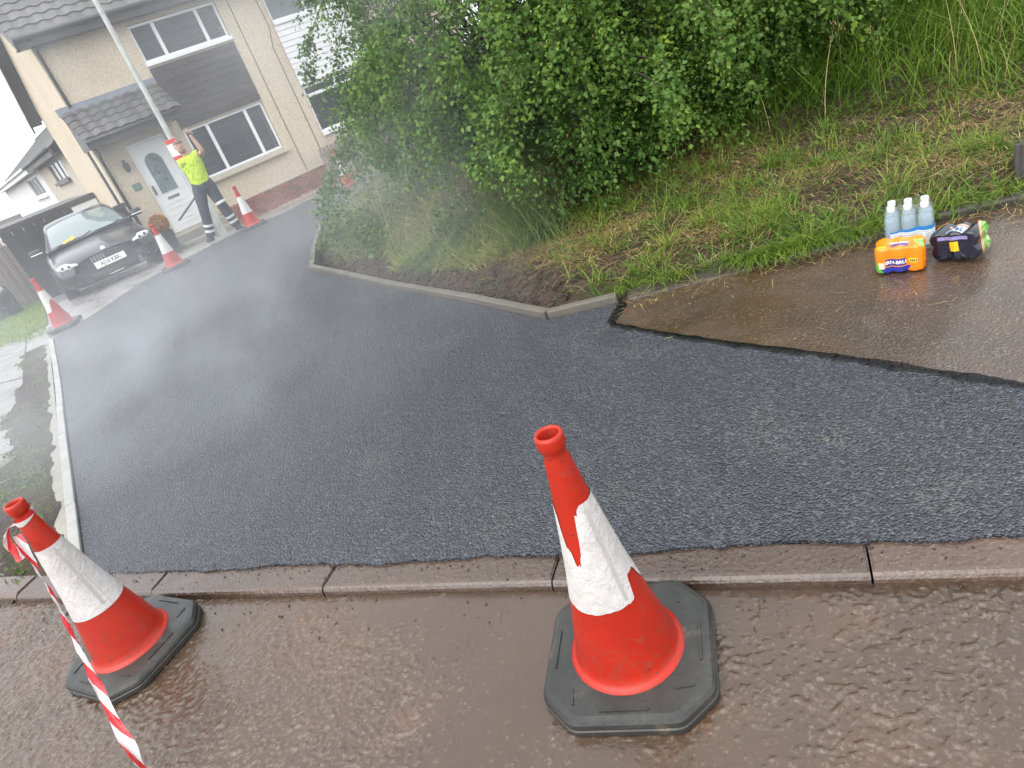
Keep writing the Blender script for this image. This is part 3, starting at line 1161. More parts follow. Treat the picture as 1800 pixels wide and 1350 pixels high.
def front_boughs(E, n, seed, zmin=.45):
    """loose shoots arching out of the face of a bush and hanging down"""
    rr = np.random.default_rng(seed)
    out = []
    while len(out) < n:
        cx, cy, cz, rx, ry, rz = E[rr.integers(len(E))]
        u = unit(rr.normal(0, 1, 3))
        if u[1] > -.1 or u[2] < -.35: continue
        st_ = np.array([cx, cy, cz]) + u * np.array([rx, ry, rz]) * .72
        o_ = unit(np.array([u[0] * .7, u[1], .25])) * rr.uniform(.35, .75)
        drop = rr.uniform(.25, .75)
        pts = [st_, st_ + o_ * .55 + np.array([0, 0, .10]), st_ + o_ * .95 + np.array([0, 0, -.12 * drop]), st_ + o_ * 1.12 + np.array([rr.normal(0, .06), 0, -.55 * drop]), st_ + o_ * 1.15 + np.array([rr.normal(0, .1), 0, -1.0 * drop])]
        if pts[-1][2] < zmin: continue
        out.append(([tuple(q) for q in pts], rr.uniform(.6, 1.1), rr.uniform(1.0, 1.7)))
    ex_, v_, f_ = boughs(out)
    ex_[4] = np.clip(ex_[4] + .18, 0, .92)
    return ex_, v_, f_


exl, bvl, bfl = front_boughs([(.55, 7.2, 1.1, .8, .8, .7), (.35, 7.6, 1.0, .6, .8, .6), (.9, 6.6, 1.0, .6, .6, .6)], 40, 31, .22)
ex = [np.concatenate([p_, q_]) for p_, q_ in zip(ex, exl)]
_o = len(bv)
bv = list(bv) + list(bvl)
bf = list(bf) + [tuple(i + _o for i in f_) for f_ in bfl]
b1 = bush('hawthorn_bush', 'hazy hawthorn bush with boughs drooping over the tarmac before the white clad house',
          [(1.30, 8.7, 2.1, 1.45, 1.7, 2.3), (.75, 8.3, 1.35, .90, 1.0, .75), (1.0, 8.3, 3.2, 1.4, 1.3, 1.2), (1.0, 7.4, 1.9, .9, .9, 1.1), (.7, 7.7, 2.7, .85, .8, .8), (1.5, 7.6, 2.9, .9, .8, .8)], 5600, ex, (1.2, 8.6), 1)
pyobj('boughs', [Vector(v) - b1.location for v in bv], bf, M_BARK, b1, True)
E2 = [(2.0, 6.95, 1.75, 1.45, 1.55, 1.75), (1.45, 6.25, 1.15, .90, 1.0, .95), (2.1, 7.1, 3.0, 1.6, 1.4, 1.3), (1.25, 5.9, .70, .55, .65, .55), (2.2, 6.0, 1.0, .8, .75, .75), (.8, 6.7, 1.5, .7, .7, 1.0)]
E3 = [(3.45, 7.1, 1.6, 1.30, 1.25, 1.6), (2.95, 6.35, 1.05, .80, .75, .75), (4.1, 7.8, 2.7, 1.5, 1.4, 1.5), (3.7, 6.6, 1.3, .8, .7, .8)]
ex2, bv2, bf2 = front_boughs(E2, 95, 21)
ex3, bv3, bf3 = front_boughs(E3, 60, 22)
b2 = bush('hawthorn_bush', 'dense dark green hawthorn bush in the middle reaching furthest forward over the mown bank',
     E2, 5400, ex2, (2.0, 7.0), 2)
pyobj('boughs', [Vector(v) - b2.location for v in bv2], bf2, M_BARK, b2, True)
b3 = bush('hawthorn_bush', 'dark hawthorn bush on the right rising out of tall grass',
     E3, 3800, ex3, (3.5, 7.3), 3)
pyobj('boughs', [Vector(v) - b3.location for v in bv3], bf3, M_BARK, b3, True)
bush('hawthorn_bush', 'shaded hawthorn bush furthest back above the grass at the top right',
     [(5.5, 9.0, 1.8, 1.6, 1.5, 1.9), (7.3, 9.6, 1.9, 1.5, 1.3, 1.8)], 2200, None, (5.6, 9.0), 4)


# clods of freshly dug soil behind the new edging
def clods():
    bm = bmesh.new()
    run = [(.36, 3.79), (.02, 4.46), (-.57, 5.63), (-1.52, 7.60)]
    for i in range(620):
        k = random.randrange(3)
        a_, b_ = Vector(run[k]), Vector(run[k + 1])
        q = a_.lerp(b_, random.random())
        n_ = Vector((b_.y - a_.y, -(b_.x - a_.x))).normalized()
        q = q + n_ * (.03 + abs(random.gauss(0, .22)))
        r = random.uniform(.006, .022)
        z = float(bank_z(np.array([q.x]), np.array([q.y]))[0])
        m = Matrix.Translation((q.x, q.y, z + r * .2)) @ Matrix.Rotation(random.uniform(0, 6), 4, (random.random(), random.random(), random.random() + .1)) @ Matrix.Diagonal((r, r * random.uniform(.6, 1), r * .7, 1))
        bmesh.ops.create_icosphere(bm, subdivisions=1, radius=1, matrix=m)
    for v in bm.verts:
        v.co += Vector((1, 1, 1)) * noise.noise(v.co * 90) * .003
    tag(bmobj('soil_clods', bm, M_SOIL), 'crumbled dark soil clods along the bank side of the edging', 'soil', kind='stuff')


clods()


# leafy undergrowth among the meadow grass on the left
def undergrowth():
    x, y = scatter(900, -1.5, 1.2, 5.6, 9.5)
    d = sdist(x, y)
    m = (d > .3) & (fnoise(x, y, 1.7) > .46)
    cx, cy = x[m], y[m]
    k = rng.integers(10, 30, len(cx))
    rep = np.repeat(np.arange(len(cx)), k)
    hh = (.05 + .42 * rng.random(len(cx)))[rep] * rng.random(len(rep)) ** .6
    px, py = cx[rep] + rng.normal(0, .07, len(rep)), cy[rep] + rng.normal(0, .07, len(rep))
    p = on_bank(px, py, .02 + hh)
    n = len(p)
    leaves('undergrowth', p, unit(rng.normal(0, 1, (n, 3)) * np.array([1, 1, .4])), unit(rng.normal(0, .45, (n, 3)) + np.array([0, -.2, 1])), rng.uniform(.025, .060, n), np.clip(rng.normal(.30, .25, len(cx))[rep] + rng.normal(.1, .12, n), 0, 1), M_WEED, None, OVAL, 'leafy green undergrowth among the grass left of the bushes', 'undergrowth', 'stuff')


undergrowth()


# grass and straw spilling over the old kerb and onto the old path
def spill():
    t_ = rng.uniform(0, 1, 260)
    t_ = t_[(t_ > .13) & (t_ < .36) | (rng.random(len(t_)) < .22)]
    cx, cy = .78 + 4.42 * t_, 3.62 - 1.60 * t_ + rng.uniform(-.03, .06, len(t_))
    k = rng.integers(10, 26, len(cx))
    rep = np.repeat(np.arange(len(cx)), k)
    a = rng.uniform(0, 6.28, len(rep))
    r = np.abs(rng.normal(0, .03, len(rep)))
    px, py = cx[rep] + r * np.cos(a), cy[rep] + r * np.sin(a)
    n = len(px)
    blades('kerb_grass', np.stack([px, py, np.full(n, .045)], -1), rng.uniform(.05, .15, n), rng.uniform(.003, .0065, n), R(250) + rng.normal(0, 1.1, n), rng.uniform(.6, 1.9, n), np.clip(rng.normal(.5, .25, n), 0, 1), M_GRASS, 'grass tufts hanging over the old kerb')
    t_ = rng.uniform(0, 1, 700)
    off = np.abs(rng.normal(0, .10, 700)) + .05
    far = rng.random(700) < .12
    off = np.where(far, rng.uniform(.1, .9, 700), off)
    x, y = .78 + 4.42 * t_ - .34 * off, 3.62 - 1.60 * t_ - .94 * off
    m = (x > .70) & (y > 1.9)
    x, y = x[m], y[m]
    n = len(x)
    blades('path_straw', np.stack([x, y, np.full(n, .037)], -1), rng.uniform(.010, .045, n), rng.uniform(.0015, .0035, n), rng.uniform(0, 6.28, n), rng.uniform(2.4, 3.2, n), np.clip(rng.normal(.5, .25, n), 0, 1), M_STRAW, 'wisps of straw lying on the wet brown path')


spill()


# low weeds on the verge and the left strip
def weeds():
    x, y = scatter(1500, -.6, 5.5, 1.8, 6.4)
    d = sdist(x, y)
    m = (d > .06) & (d < 2.4) & (rng.random(len(x)) < .22)
    cx, cy = x[m], y[m]
    k = rng.integers(5, 14, len(cx))
    rep = np.repeat(np.arange(len(cx)), k)
    px, py = cx[rep] + rng.normal(0, .045, len(rep)), cy[rep] + rng.normal(0, .045, len(rep))
    p = on_bank(px, py, .02 + .03 * rng.random(len(rep)))
    n = len(p)
    leaves('weeds', p, unit(rng.normal(0, 1, (n, 3)) * np.array([1, 1, .3])), unit(rng.normal(0, .6, (n, 3)) + np.array([0, -.2, .8])), rng.uniform(.014, .032, n), np.clip(rng.normal(.5, .25, n), 0, 1), M_WEED, None, LEAF, 'small broad leaved weeds dotted over the bank', 'weeds', 'stuff')
    # verge strip beside the left edging
    s, nn = rng.uniform(.15, 6.9, 5200), rng.uniform(.13, .95, 5200)
    edge = .24 + .42 * fnoise(s * .9, nn * 0, 1.3)
    keep = (nn < edge) & (fnoise(s, nn, 2.6) > .54)
    s, nn = s[keep], nn[keep]
    px = e1.x + ed.x * s + en.x * nn
    py = e1.y + ed.y * s + en.y * nn
    z = np.interp(py, GZY, GZZ) + .048 + .02 * rng.random(len(px))
    n = len(px)
    p = np.stack([px, py, z], -1)
    leaves('clover', p, unit(rng.normal(0, 1, (n, 3)) * np.array([1, 1, .3])), unit(rng.normal(0, .4, (n, 3)) + np.array([0, 0, 1])), rng.uniform(.012, .03, n), np.clip(rng.normal(.45, .25, n), 0, 1), M_WEED, None, OVAL, 'clover and moss creeping over the soil strip beside the left edging', 'weeds', 'stuff')
    n2 = 5000
    s, nn = rng.uniform(.15, 6.9, n2), rng.uniform(.1, .8, n2)
    keep = (nn < .22 + .40 * fnoise(s * .9, nn * 0, 1.3)) & (fnoise(s, nn, 2.6) > .44)
    s, nn = s[keep], nn[keep]
    px = e1.x + ed.x * s + en.x * nn; py = e1.y + ed.y * s + en.y * nn
    n = len(px)
    p = np.stack([px, py, np.interp(py, GZY, GZZ) + .04], -1)
    blades('strip_grass', p, rng.uniform(.02, .06, n), rng.uniform(.002, .004, n), rng.uniform(0, 6.28, n), rng.uniform(.3, 1.2, n), np.clip(rng.normal(.5, .2, n), 0, 1), M_GRASS, 'sparse short grass in the soil strip beside the left edging', seg=2)


weeds()


# soil of the left strip: lumpy real relief
def strip_soil():
    S, Nn = np.arange(.05, 7.15, .05), np.arange(.05, 1.0, .05)
    Sg, Ng = np.meshgrid(S, Nn)
    px = e1.x + ed.x * Sg + en.x * Ng; py = e1.y + ed.y * Sg + en.y * Ng
    edge = .20 + .42 * fnoise(Sg * .9, Ng * 0, 1.3)
    z = np.interp(py, GZY, GZZ) + .044 + (fnoise(px, py, 9) - .5) * .03 - .06 * smooth01(-.02, .06, Ng - edge)
    V = np.stack([px, py, z], -1).reshape(-1, 3)
    a, b = Sg.shape
    j, i = np.meshgrid(np.arange(a - 1), np.arange(b - 1), indexing='ij')
    L = np.stack([j * b + i, (j + 1) * b + i, (j + 1) * b + i + 1, j * b + i + 1], -1).reshape(-1)
    o = fastmesh('soil_strip', V, 4, L, M_SOIL, smooth=True)
    tag(o, kind='structure')


strip_soil()


def lawn_grass():
    x, y = scatter(40000, -14, -5.9, 9.6, 20)
    m = (y > 10.52 - (x + 6.93) * .5) & (x < -6.33 - (y - 11.05) * .51)
    x, y = x[m], y[m]
    n = len(x)
    blades('lawn_grass', np.stack([x, y, np.interp(y, GZY, GZZ) + .038], -1), rng.uniform(.04, .10, n), rng.uniform(.006, .012, n), rng.uniform(0, 6.28, n), rng.uniform(.2, 1, n), np.clip(rng.normal(.68, .18, n), 0, 1), M_GRASS, 'short bright lawn grass left of the parked car', seg=2)


lawn_grass()
# ------------------------------------------------------------------ house materials
def m_harl(name, c, scale=70):
    t = NT(name)
    v = t.coord('Object')
    cell = t.sep(t.voro(v, scale, out='Color'))[0]
    col = t.ramp(cell, [(0, sc3(c, .72)), (.5, c), (.9, sc3(c, 1.12)), (1, sc3(c, .55))])
    st = t.ramp(t.noise(v, .9, 5, .6), [(.45, 0), (.75, .35)])
    col = t.mix(st, col, sc3(c, .68))
    return t.bsdf(col, .85, t.bump(t.voro(v, scale), .6, .008), spec=.25)


def m_wood(name, c, axis='x', rough=.6, var=.35):
    t = NT(name)
    s = (1.5, 30, 30) if axis == 'x' else (30, 30, 1.5)
    v = t.coord('Object', s)
    oi = t.n('ShaderNodeObjectInfo').outputs['Random']
    col = t.ramp(t.noise(v, 1.6, 6, .7, .6), [(.25, sc3(c, 1 - var)), (.75, sc3(c, 1 + var))])
    hs_ = t.n('ShaderNodeHueSaturation')
    t.l(col, hs_.inputs['Color'])
    t.l(t.maprange(oi, 0, 1, .72, 1.28, False), hs_.inputs['Value'])
    return t.bsdf(hs_.outputs[0], rough, t.bump(t.noise(v, 2, 4), .3, .004), spec=.35)


def m_objvar(name, c, rough=.7, amt=.25, bump=.4, bscale=50):
    t = NT(name)
    v = t.coord('Object')
    oi = t.n('ShaderNodeObjectInfo').outputs['Random']
    col = t.ramp(t.noise(v, 14, 5, .65), [(.3, sc3(c, .8)), (.7, sc3(c, 1.2))])
    hs_ = t.n('ShaderNodeHueSaturation')
    t.l(col, hs_.inputs['Color'])
    t.l(t.maprange(oi, 0, 1, 1 - amt, 1 + amt, False), hs_.inputs['Value'])
    return t.bsdf(hs_.outputs[0], rough, t.bump(t.noise(v, bscale, 4), bump, .005), spec=.4)


def m_glass(name, tint=(.02, .025, .03), alpha=.45):
    t = NT(name)
    b = t.bsdf(tint, .04, None, spec=.6, alpha=alpha)
    return b


M_HARL = m_harl('cream_harling', (.62, .525, .39))
M_HARL_B = m_harl('pale_cream_harling', (.55, .49, .40))
M_WHITEWALL = m_harl('white_render', (.74, .74, .72), 40)
M_UPVC = pmat('white_upvc', (.78, .79, .78), .35, .04, 3)
M_UPVC_DIRTY = pmat('white_cladding', (.72, .73, .72), .45, .08, 3)
M_GLASS = m_glass('window_glass')
M_SLAT = pmat('blind_slats', (.17, .19, .20), .5, .08)
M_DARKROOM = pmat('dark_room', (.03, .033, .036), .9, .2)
M_BROWNPLANK = m_wood('brown_cladding', (.045, .032, .032), 'x', .5)
M_TILE = m_objvar('roof_tile', (.085, .078, .075), .6, .25)
M_FASCIA = pmat('dark_fascia', (.045, .036, .033), .5, .2)
M_PIPE = pmat('black_plastic', (.018, .019, .021), .4, .2)
M_BRICK = m_objvar('red_brick', (.24, .075, .045), .85, .3)
M_JOINT = pmat('brick_mortar', (.22, .17, .14), .9, .15)
M_LEAD = pmat('lead_flashing', (.20, .22, .25), .5, .2)
M_STEP = m_concrete('step_concrete', (.26, .24, .20), .5)
M_FENCE = m_wood('grey_brown_fence', (.20, .155, .12), 'z', .8)
M_FENCE_OLD = m_wood('weathered_fence', (.11, .085, .075), 'z', .8)
M_FENCE_BLACK = m_wood('charcoal_fence', (.035, .036, .04), 'z', .6)
M_GALV = pmat('galvanised_post', (.42, .44, .41), .45, .2, 5, .2, 30, .5, .3, stain=(.22, .26, .18))
M_RED = pmat('red_vinyl', (.62, .03, .02), .4, .1)
M_WHITE = pmat('white_vinyl', (.78, .78, .76), .4, .05)
M_PLAQUE = pmat('green_slate_plaque', (.10, .19, .15), .5, .3)
M_STONES = m_objvar('pale_gravel', (.42, .33, .24), .8, .4)

HX, HY, HZ, HR = -4.488, 18.540, -.695, .53937


def wall_holes(x0, x1, z0, z1, holes, y=0.0, reveal=.11):
    xs = sorted({x0, x1, *[h[0] for h in holes], *[h[1] for h in holes]})
    zs = sorted({z0, z1, *[h[2] for h in holes], *[h[3] for h in holes]})
    V, Fc = [], []

    def q(*p):
        k = len(V)
        V.extend(p)
        Fc.append(tuple(range(k, k + len(p))))
    for i in range(len(xs) - 1):
        for j in range(len(zs) - 1):
            cx, cz = (xs[i] + xs[i + 1]) / 2, (zs[j] + zs[j + 1]) / 2
            if any(h[0] < cx < h[1] and h[2] < cz < h[3] for h in holes): continue
            q((xs[i], y, zs[j]), (xs[i + 1], y, zs[j]), (xs[i + 1], y, zs[j + 1]), (xs[i], y, zs[j + 1]))
    for a, b, c, d in holes:
        q((a, y, c), (a, y + reveal, c), (a, y + reveal, d), (a, y, d))
        q((b, y, c), (b, y, d), (b, y + reveal, d), (b, y + reveal, c))
        q((a, y, d), (a, y + reveal, d), (b, y + reveal, d), (b, y, d))
        q((a, y, c), (b, y, c), (b, y + reveal, c), (a, y + reveal, c))
    return V, Fc


def frame_part(name, x0, x1, z0, z1, y, w, dep, mat, parent, mull=(), trans=(), bev=.008):
    bm = bmesh.new()
    bbox(bm, x0, x1, y, y + dep, z0, z0 + w, bev)
    bbox(bm, x0, x1, y, y + dep, z1 - w, z1, bev)
    bbox(bm, x0, x0 + w, y + .002, y + dep - .002, z0 + w, z1 - w, bev)
    bbox(bm, x1 - w, x1, y + .002, y + dep - .002, z0 + w, z1 - w, bev)
    for m in mull:
        bbox(bm, m - w * .75, m + w * .75, y + .003, y + dep - .003, z0 + w, z1 - w, bev)
    for (zz, xa, xb) in trans:
        bbox(bm, xa, xb, y + .001, y + dep - .004, zz - w * .7, zz + w * .7, bev)
    return bmobj(name, bm, mat, parent)


def slats(x0, x1, z0, z1, y, pitch, mat, parent, name='blind', tilt=.012, gap=.35):
    V, Fc = [], []
    z = z0
    while z < z1:
        k = len(V)
        j_, g_ = random.uniform(-.004, .004), gap * random.uniform(.6, 1.4)
        V += [(x0, y, z + j_), (x1, y, z - j_), (x1, y + tilt, z + pitch * (1 - g_) - j_), (x0, y + tilt, z + pitch * (1 - g_) + j_)]
        Fc.append((k, k + 1, k + 2, k + 3))
        z += pitch
    o = pyobj(name, V, Fc, mat, parent)
    o['kind'] = 'stuff'
    return o


def window(house, x0, x1, z0, z1, mull, y=.05, trans=(), blind=True, sillx=.06, sillh=.09, silld=.12):
    f = empty('window', (0, 0, 0))
    f.parent = house
    frame_part('frame', x0, x1, z0, z1, y, .055, .06, M_UPVC, f, mull, trans)
    cuts = [x0 + .05, *mull, x1 - .05]
    for a, b in zip(cuts[:-1], cuts[1:]):
        pyobj('pane', [(a, y + .03, z0 + .05), (b, y + .03, z0 + .05), (b, y + .03, z1 - .05), (a, y + .03, z1 - .05)], [(0, 1, 2, 3)], M_GLASS, f)
    if blind:
        slats(x0 + .04, x1 - .04, z0 + .03, z1 - .03, y + .10, .045, M_SLAT, f)
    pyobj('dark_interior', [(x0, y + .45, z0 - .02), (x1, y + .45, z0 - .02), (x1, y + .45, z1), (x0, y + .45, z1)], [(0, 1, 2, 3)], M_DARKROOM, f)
    if sillh:
        boxo('sill', x0 - sillx, x1 + sillx, -silld, y + .02, z0 - sillh, z0 - .002, M_UPVC if silld < .1 else M_HARL_B, f, .012, 2)
    return f


def tile_mesh(w=.30, l=.40, n=10, th=.018):
    """a wavy interlocking roof tile: x across, y up the slope, z out of the slope"""
    V, Fc = [], []
    for r, (y, zo) in enumerate(((0, .030), (l, .0))):
        for i in range(n + 1):
            x = w * i / n
            z = .032 * (.5 - .5 * math.cos(2 * math.pi * i / n)) ** 1.2 + zo
            V.append((x, y, z))
    for i in range(n + 1):
        x = w * i / n
        z = .032 * (.5 - .5 * math.cos(2 * math.pi * i / n)) ** 1.2 + .030 - th
        V.append((x, 0, z))
    for i in range(n):
        Fc.append((i, i + 1, n + 1 + i + 1, n + 1 + i))
        Fc.append((2 * (n + 1) + i, 2 * (n + 1) + i + 1, i + 1, i))
    me = bpy.data.meshes.new('tile')
    me.from_pydata(V, [], Fc)
    me.update()
    me.materials.append(M_TILE)
    return me


TILE = tile_mesh()


def roof_slope(parent, x0, x1, y_eave, z_eave, y_top, z_top, gauge=.335, w=.30, singles=None, side=1, name='tile'):
    """lay courses of tiles on a slope facing -y (side=1)"""
    L = math.hypot(y_top - y_eave, z_top - z_eave)
    pitch = math.atan2(z_top - z_eave, y_top - y_eave)
    rows, cols = int(math.ceil(L / gauge)), int(round((x1 - x0) / w))
    w_ = (x1 - x0) / cols
    V, Fc = [], []
    base = [(v.co.x, v.co.y, v.co.z) for v in TILE.vertices]
    bf_ = [tuple(p.vertices) for p in TILE.polygons]
    rot = Matrix.Rotation(pitch, 4, 'X')
    for r in range(rows):
        for c in range(cols):
            jit = Vector((random.uniform(-.003, .003), random.uniform(-.006, .006), random.uniform(-.002, .003)))
            loc = Vector((x0 + c * w_, y_eave, z_eave)) + rot @ (Vector((0, r * gauge, 0)) + jit)
            if singles is None or (r < singles[0] and c < singles[1]):
                o = bpy.data.objects.new(name, TILE)
                link(o, parent, loc, (pitch + random.uniform(-.006, .006), 0, random.uniform(-.006, .006)))
                o.scale = (w_ / w, 1, 1)
            else:
                k = len(V)
                for b in base:
                    V.append(loc + rot @ Vector((b[0] * w_ / w, b[1], b[2])))
                Fc += [tuple(i + k for i in f) for f in bf_]
    if V:
        o = pyobj('upper_tiles', V, Fc, M_TILE, parent)
        o['kind'] = 'stuff'


def rebase(h, dx):
    """move a house's empty under the middle of its own front, leaving the parts where they are"""
    c, s = math.cos(h.rotation_euler.z), math.sin(h.rotation_euler.z)
    h.location = (h.location.x + c * dx, h.location.y + s * dx, h.location.z)
    for ch in h.children:
        ch.location.x -= dx


def semi_house():
    h = empty('house', (HX, HY, HZ), HR)
    tag(h, 'cream harled two storey house with brown cladding panel and white front door', 'house')
    x0, x1, dep, ev = -2.60, 2.565, 4.0, 5.02
    rev, ry = 4.05, 1.95      # rear eave height, ridge position
    rz_ = ev + (ry + .4) * .70
    holes = [(-.65, 1.46, 3.93, 4.74), (-.65, 1.46, 1.25, 2.44), (-1.97, -1.06, .44, 2.57)]
    V, Fc = wall_holes(x0, x1, .50, ev, holes)
    k = len(V)
    rg = 3.8
    V += [(x0, 0, -.6), (x0, dep, -.6), (x0, dep, rev), (x0, ry, rz_ - .2), (x0, 0, ev)]
    Fc.append((k, k + 1, k + 2, k + 3, k + 4))
    k = len(V)
    V += [(x1, dep, -.6), (x0, dep, -.6), (x0, dep, rev), (x1, dep, rev)]
    Fc.append((k, k + 1, k + 2, k + 3))
    # base strip under the harling on the door side
    k = len(V)
    V += [(x0, 0, -.3), (-1.97, 0, -.3), (-1.97, 0, .5), (x0, 0, .5), (-1.06, 0, -.3), (-.80, 0, -.3), (-.80, 0, .5), (-1.06, 0, .5), (-1.97, 0, -.3), (-1.06, 0, -.3), (-1.06, 0, .44), (-1.97, 0, .44)]
    Fc += [(k, k + 1, k + 2, k + 3), (k + 4, k + 5, k + 6, k + 7), (k + 8, k + 9, k + 10, k + 11)]
    pyobj('wall', V, Fc, M_HARL, h)
    # brick plinth, brick by brick
    pl = empty('brick_plinth', (0, 0, 0)); pl.parent = h
    pyobj('mortar_bed', [(-.80, .02, -.3), (x1, .02, -.3), (x1, .02, .5), (-.80, .02, .5)], [(0, 1, 2, 3)], M_JOINT, pl)
    bm = bmesh.new(); bbox(bm, 0, .215, -.012, .03, 0, .065, .004)
    bme = bpy.data.meshes.new('brick'); bm.to_mesh(bme); bm.free(); bme.materials.append(M_BRICK)
    for r in range(8):
        off = .1125 if r % 2 else 0
        for c in range(16):
            bx = -.80 + off + c * .225
            if bx + .215 > x1: continue
            if 1.22 < bx + .1 < 1.42 and r in (3, 4): continue
            link(bpy.data.objects.new('brick', bme), pl, (bx, random.uniform(-.002, .002), -.105 + r * .075))
    boxo('air_vent', 1.24, 1.42, -.004, .02, .12, .26, M_FASCIA, h, .004)
    # drip trim above the bricks
    boxo('drip_bead', -.80, x1, -.022, -.001, .497, .522, M_HARL_B, h, .004)
    # windows, panel
    window(h, -.64, 1.45, 3.95, 4.73, (-.09, .95), sillx=.02, silld=.06, sillh=.08)
    window(h, -.64, 1.45, 1.27, 2.43, (-.05, .96), silld=.14, sillh=.12)
    pn = empty('cladding_panel', (0, 0, 0)); pn.parent = h
    nb = 9
    for i in range(nb):
        za, zb = 2.47 + i * (3.83 - 2.47) / nb, 2.47 + (i + 1) * (3.83 - 2.47) / nb
        bm = bmesh.new()
        bbox(bm, -.645, 1.455, -.028, -.002, za + .003, zb - .003, .004)
        bmobj('cladding_board', bm, M_BROWNPLANK, pn)
    # front door
    d = empty('front_door', (0, 0, 0)); d.parent = h
    frame_part('frame', -1.96, -1.07, .45, 2.56, .03, .055, .07, M_UPVC, d)
    gx, gz0, gz1 = -1.555, 1.36, 2.05
    leaf = bmesh.new(); bbox(leaf, -1.90, -1.13, .05, .09, .51, 2.50, .004)
    bmobj('leaf', leaf, M_UPVC, d)
    arch = [(gx - .20, gz0), (gx + .20, gz0)] + [(gx + .20 * math.cos(a), gz1 + .20 * math.sin(a)) for a in np.linspace(0, math.pi, 13)]
    pyobj('glass', [(x, .040, z) for x, z in arch], [tuple(range(len(arch)))], pmat('frosted_glass', (.16, .20, .21), .18, .3, 9, .3, 30, .6), d)
    big = [(gx + (x - gx) * 1.13, gz0 - .028 + (z - gz0) * 1.05) for x, z in arch]
    n = len(arch)
    pyobj('glass_bead', [(x, .034, z) for x, z in arch] + [(x, .046, z) for x, z in big], [(i, (i + 1) % n, n + (i + 1) % n, n + i) for i in range(n)], M_UPVC, d)
    for (gx_, gz_) in ((gx - .02, 1.80), (gx + .06, 1.62), (gx + .05, 2.08), (gx - .08, 1.44)):
        pyobj('glass_flower', [(gx_ + .035 * math.cos(a) * (1 if i % 2 else .45), .037, gz_ + .035 * math.sin(a) * (1 if i % 2 else .45)) for i, a in enumerate(np.linspace(0, 2 * math.pi, 12, endpoint=False))], [tuple(range(12))], M_PIPE, d)
    boxo('letter_box', gx - .14, gx + .14, .036, .05, 1.19, 1.25, pmat('letter_box_steel', (.25, .27, .28), .35, .1, metallic=.6), d, .006)
    for i, zz in enumerate((1.10, .98, .84, .70, .60)):
        boxo('moulding', gx - .26, gx + .26, .040, .051, zz - .012, zz + .012, M_UPVC, d, .006)
    boxo('handle', -1.885, -1.86, .0, .049, 1.38, 1.60, M_PIPE, d, .006)
    # porch canopy
    pc = empty('porch_canopy', (0, 0, 0)); pc.parent = h
    roof_slope(pc, -2.82, -.70, -.92, 2.90, .02, 3.53, gauge=.24, w=.265)
    boxo('fascia', -2.78, -.74, -.86, -.82, 2.70, 2.90, M_FASCIA, pc, .004)
    boxo('soffit', -2.76, -.76, -.82, -.003, 2.72, 2.745, M_FASCIA, pc)
    pyobj('cheek', [(-2.78, -.84, 2.70), (-2.78, -.003, 2.70), (-2.78, -.003, 3.46), (-2.78, -.84, 2.90)], [(0, 1, 2, 3)], M_FASCIA, pc)
    pyobj('cheek', [(-.74, -.84, 2.70), (-.74, -.003, 2.70), (-.74, -.003, 3.46), (-.74, -.84, 2.90)], [(0, 1, 2, 3)], M_FASCIA, pc)
    boxo('lead_flashing', -2.84, -.68, -.045, -.004, 3.50, 3.66, M_LEAD, pc, .006)
    tubeo('gutter', [(-2.80, -.93, 2.86), (-.70, -.93, 2.87)], .045, M_PIPE, pc)
    # main roof
    rf = empty('roof', (0, 0, 0)); rf.parent = h
    roof_slope(rf, x0 - .30, x1, -.40, ev - .02, ry, rz_, singles=(9, 18))
    pyobj('under_roof', [(x0 - .28, -.36, ev - .03), (x1, -.36, ev - .03), (x1, ry, rz_ - .03), (x0 - .28, ry, rz_ - .03), (x1, dep + .25, rev - .2), (x0 - .28, dep + .25, rev - .2)], [(0, 1, 2, 3), (3, 2, 4, 5)], M_FASCIA, rf)
    boxo('fascia', x0 - .28, x1, -.355, -.32, ev - .20, ev + .0, M_FASCIA, rf)
    boxo('soffit', x0 - .28, x1, -.318, -.003, ev - .19, ev - .165, M_FASCIA, rf)
    tubeo('gutter', [(x0 - .30, -.42, ev - .02), (x1, -.42, ev - .01)], .055, M_PIPE, rf)
    # bargeboard on the gable
    for (ya, za, yb, zb) in ((-.38, ev - .04, ry, rz_ - .02), (ry, rz_ - .02, dep + .28, rev - .22)):
        pyobj('bargeboard', [(x0 - .30, ya, za - .20), (x0 - .30, yb, zb - .20), (x0 - .30, yb, zb + .04), (x0 - .30, ya, za + .04), (x0 - .26, ya, za - .20), (x0 - .26, yb, zb - .20), (x0 - .26, yb, zb + .04), (x0 - .26, ya, za + .04)], [(0, 1, 2, 3), (4, 5, 6, 7), (0, 1, 5, 4), (3, 2, 6, 7)], M_FASCIA, rf)
        pyobj('verge_soffit', [(x0 - .26, ya, za - .06), (x0 - .26, yb, zb - .06), (x0 - .002, yb, zb - .06), (x0 - .002, ya, za - .06)], [(0, 1, 2, 3)], M_FASCIA, rf)
    # rainwater pipes
    tubeo('downpipe', [(x0 + .06, -.40, ev - .06), (x0 + .06, -.10, ev - .30), (x0 + .06, -.06, ev - .4), (x0 + .06, -.06, 3.62)], .036, M_PIPE, h)
    tubeo('downpipe', [(-2.74, -.90, 2.84), (-2.60, -.5, 2.62), (-2.56, -.10, 2.45), (-2.56, -.06, 2.3), (-2.56, -.06, .0)], .034, M_PIPE, h)
    tubeo('downpipe', [(-2.70, .06, 3.4), (-2.70, .06, .02)], .032, M_PIPE, h)
    bm = bmesh.new(); bbox(bm, -2.86, -2.66, -.20, -.06, 0, 1.42, .01); bbox(bm, -2.89, -2.63, -.23, -.03, 1.42, 1.52, .012)
    bmobj('black_corner_post', bm, M_PIPE, h)  # tall black post with a collar at the house corner
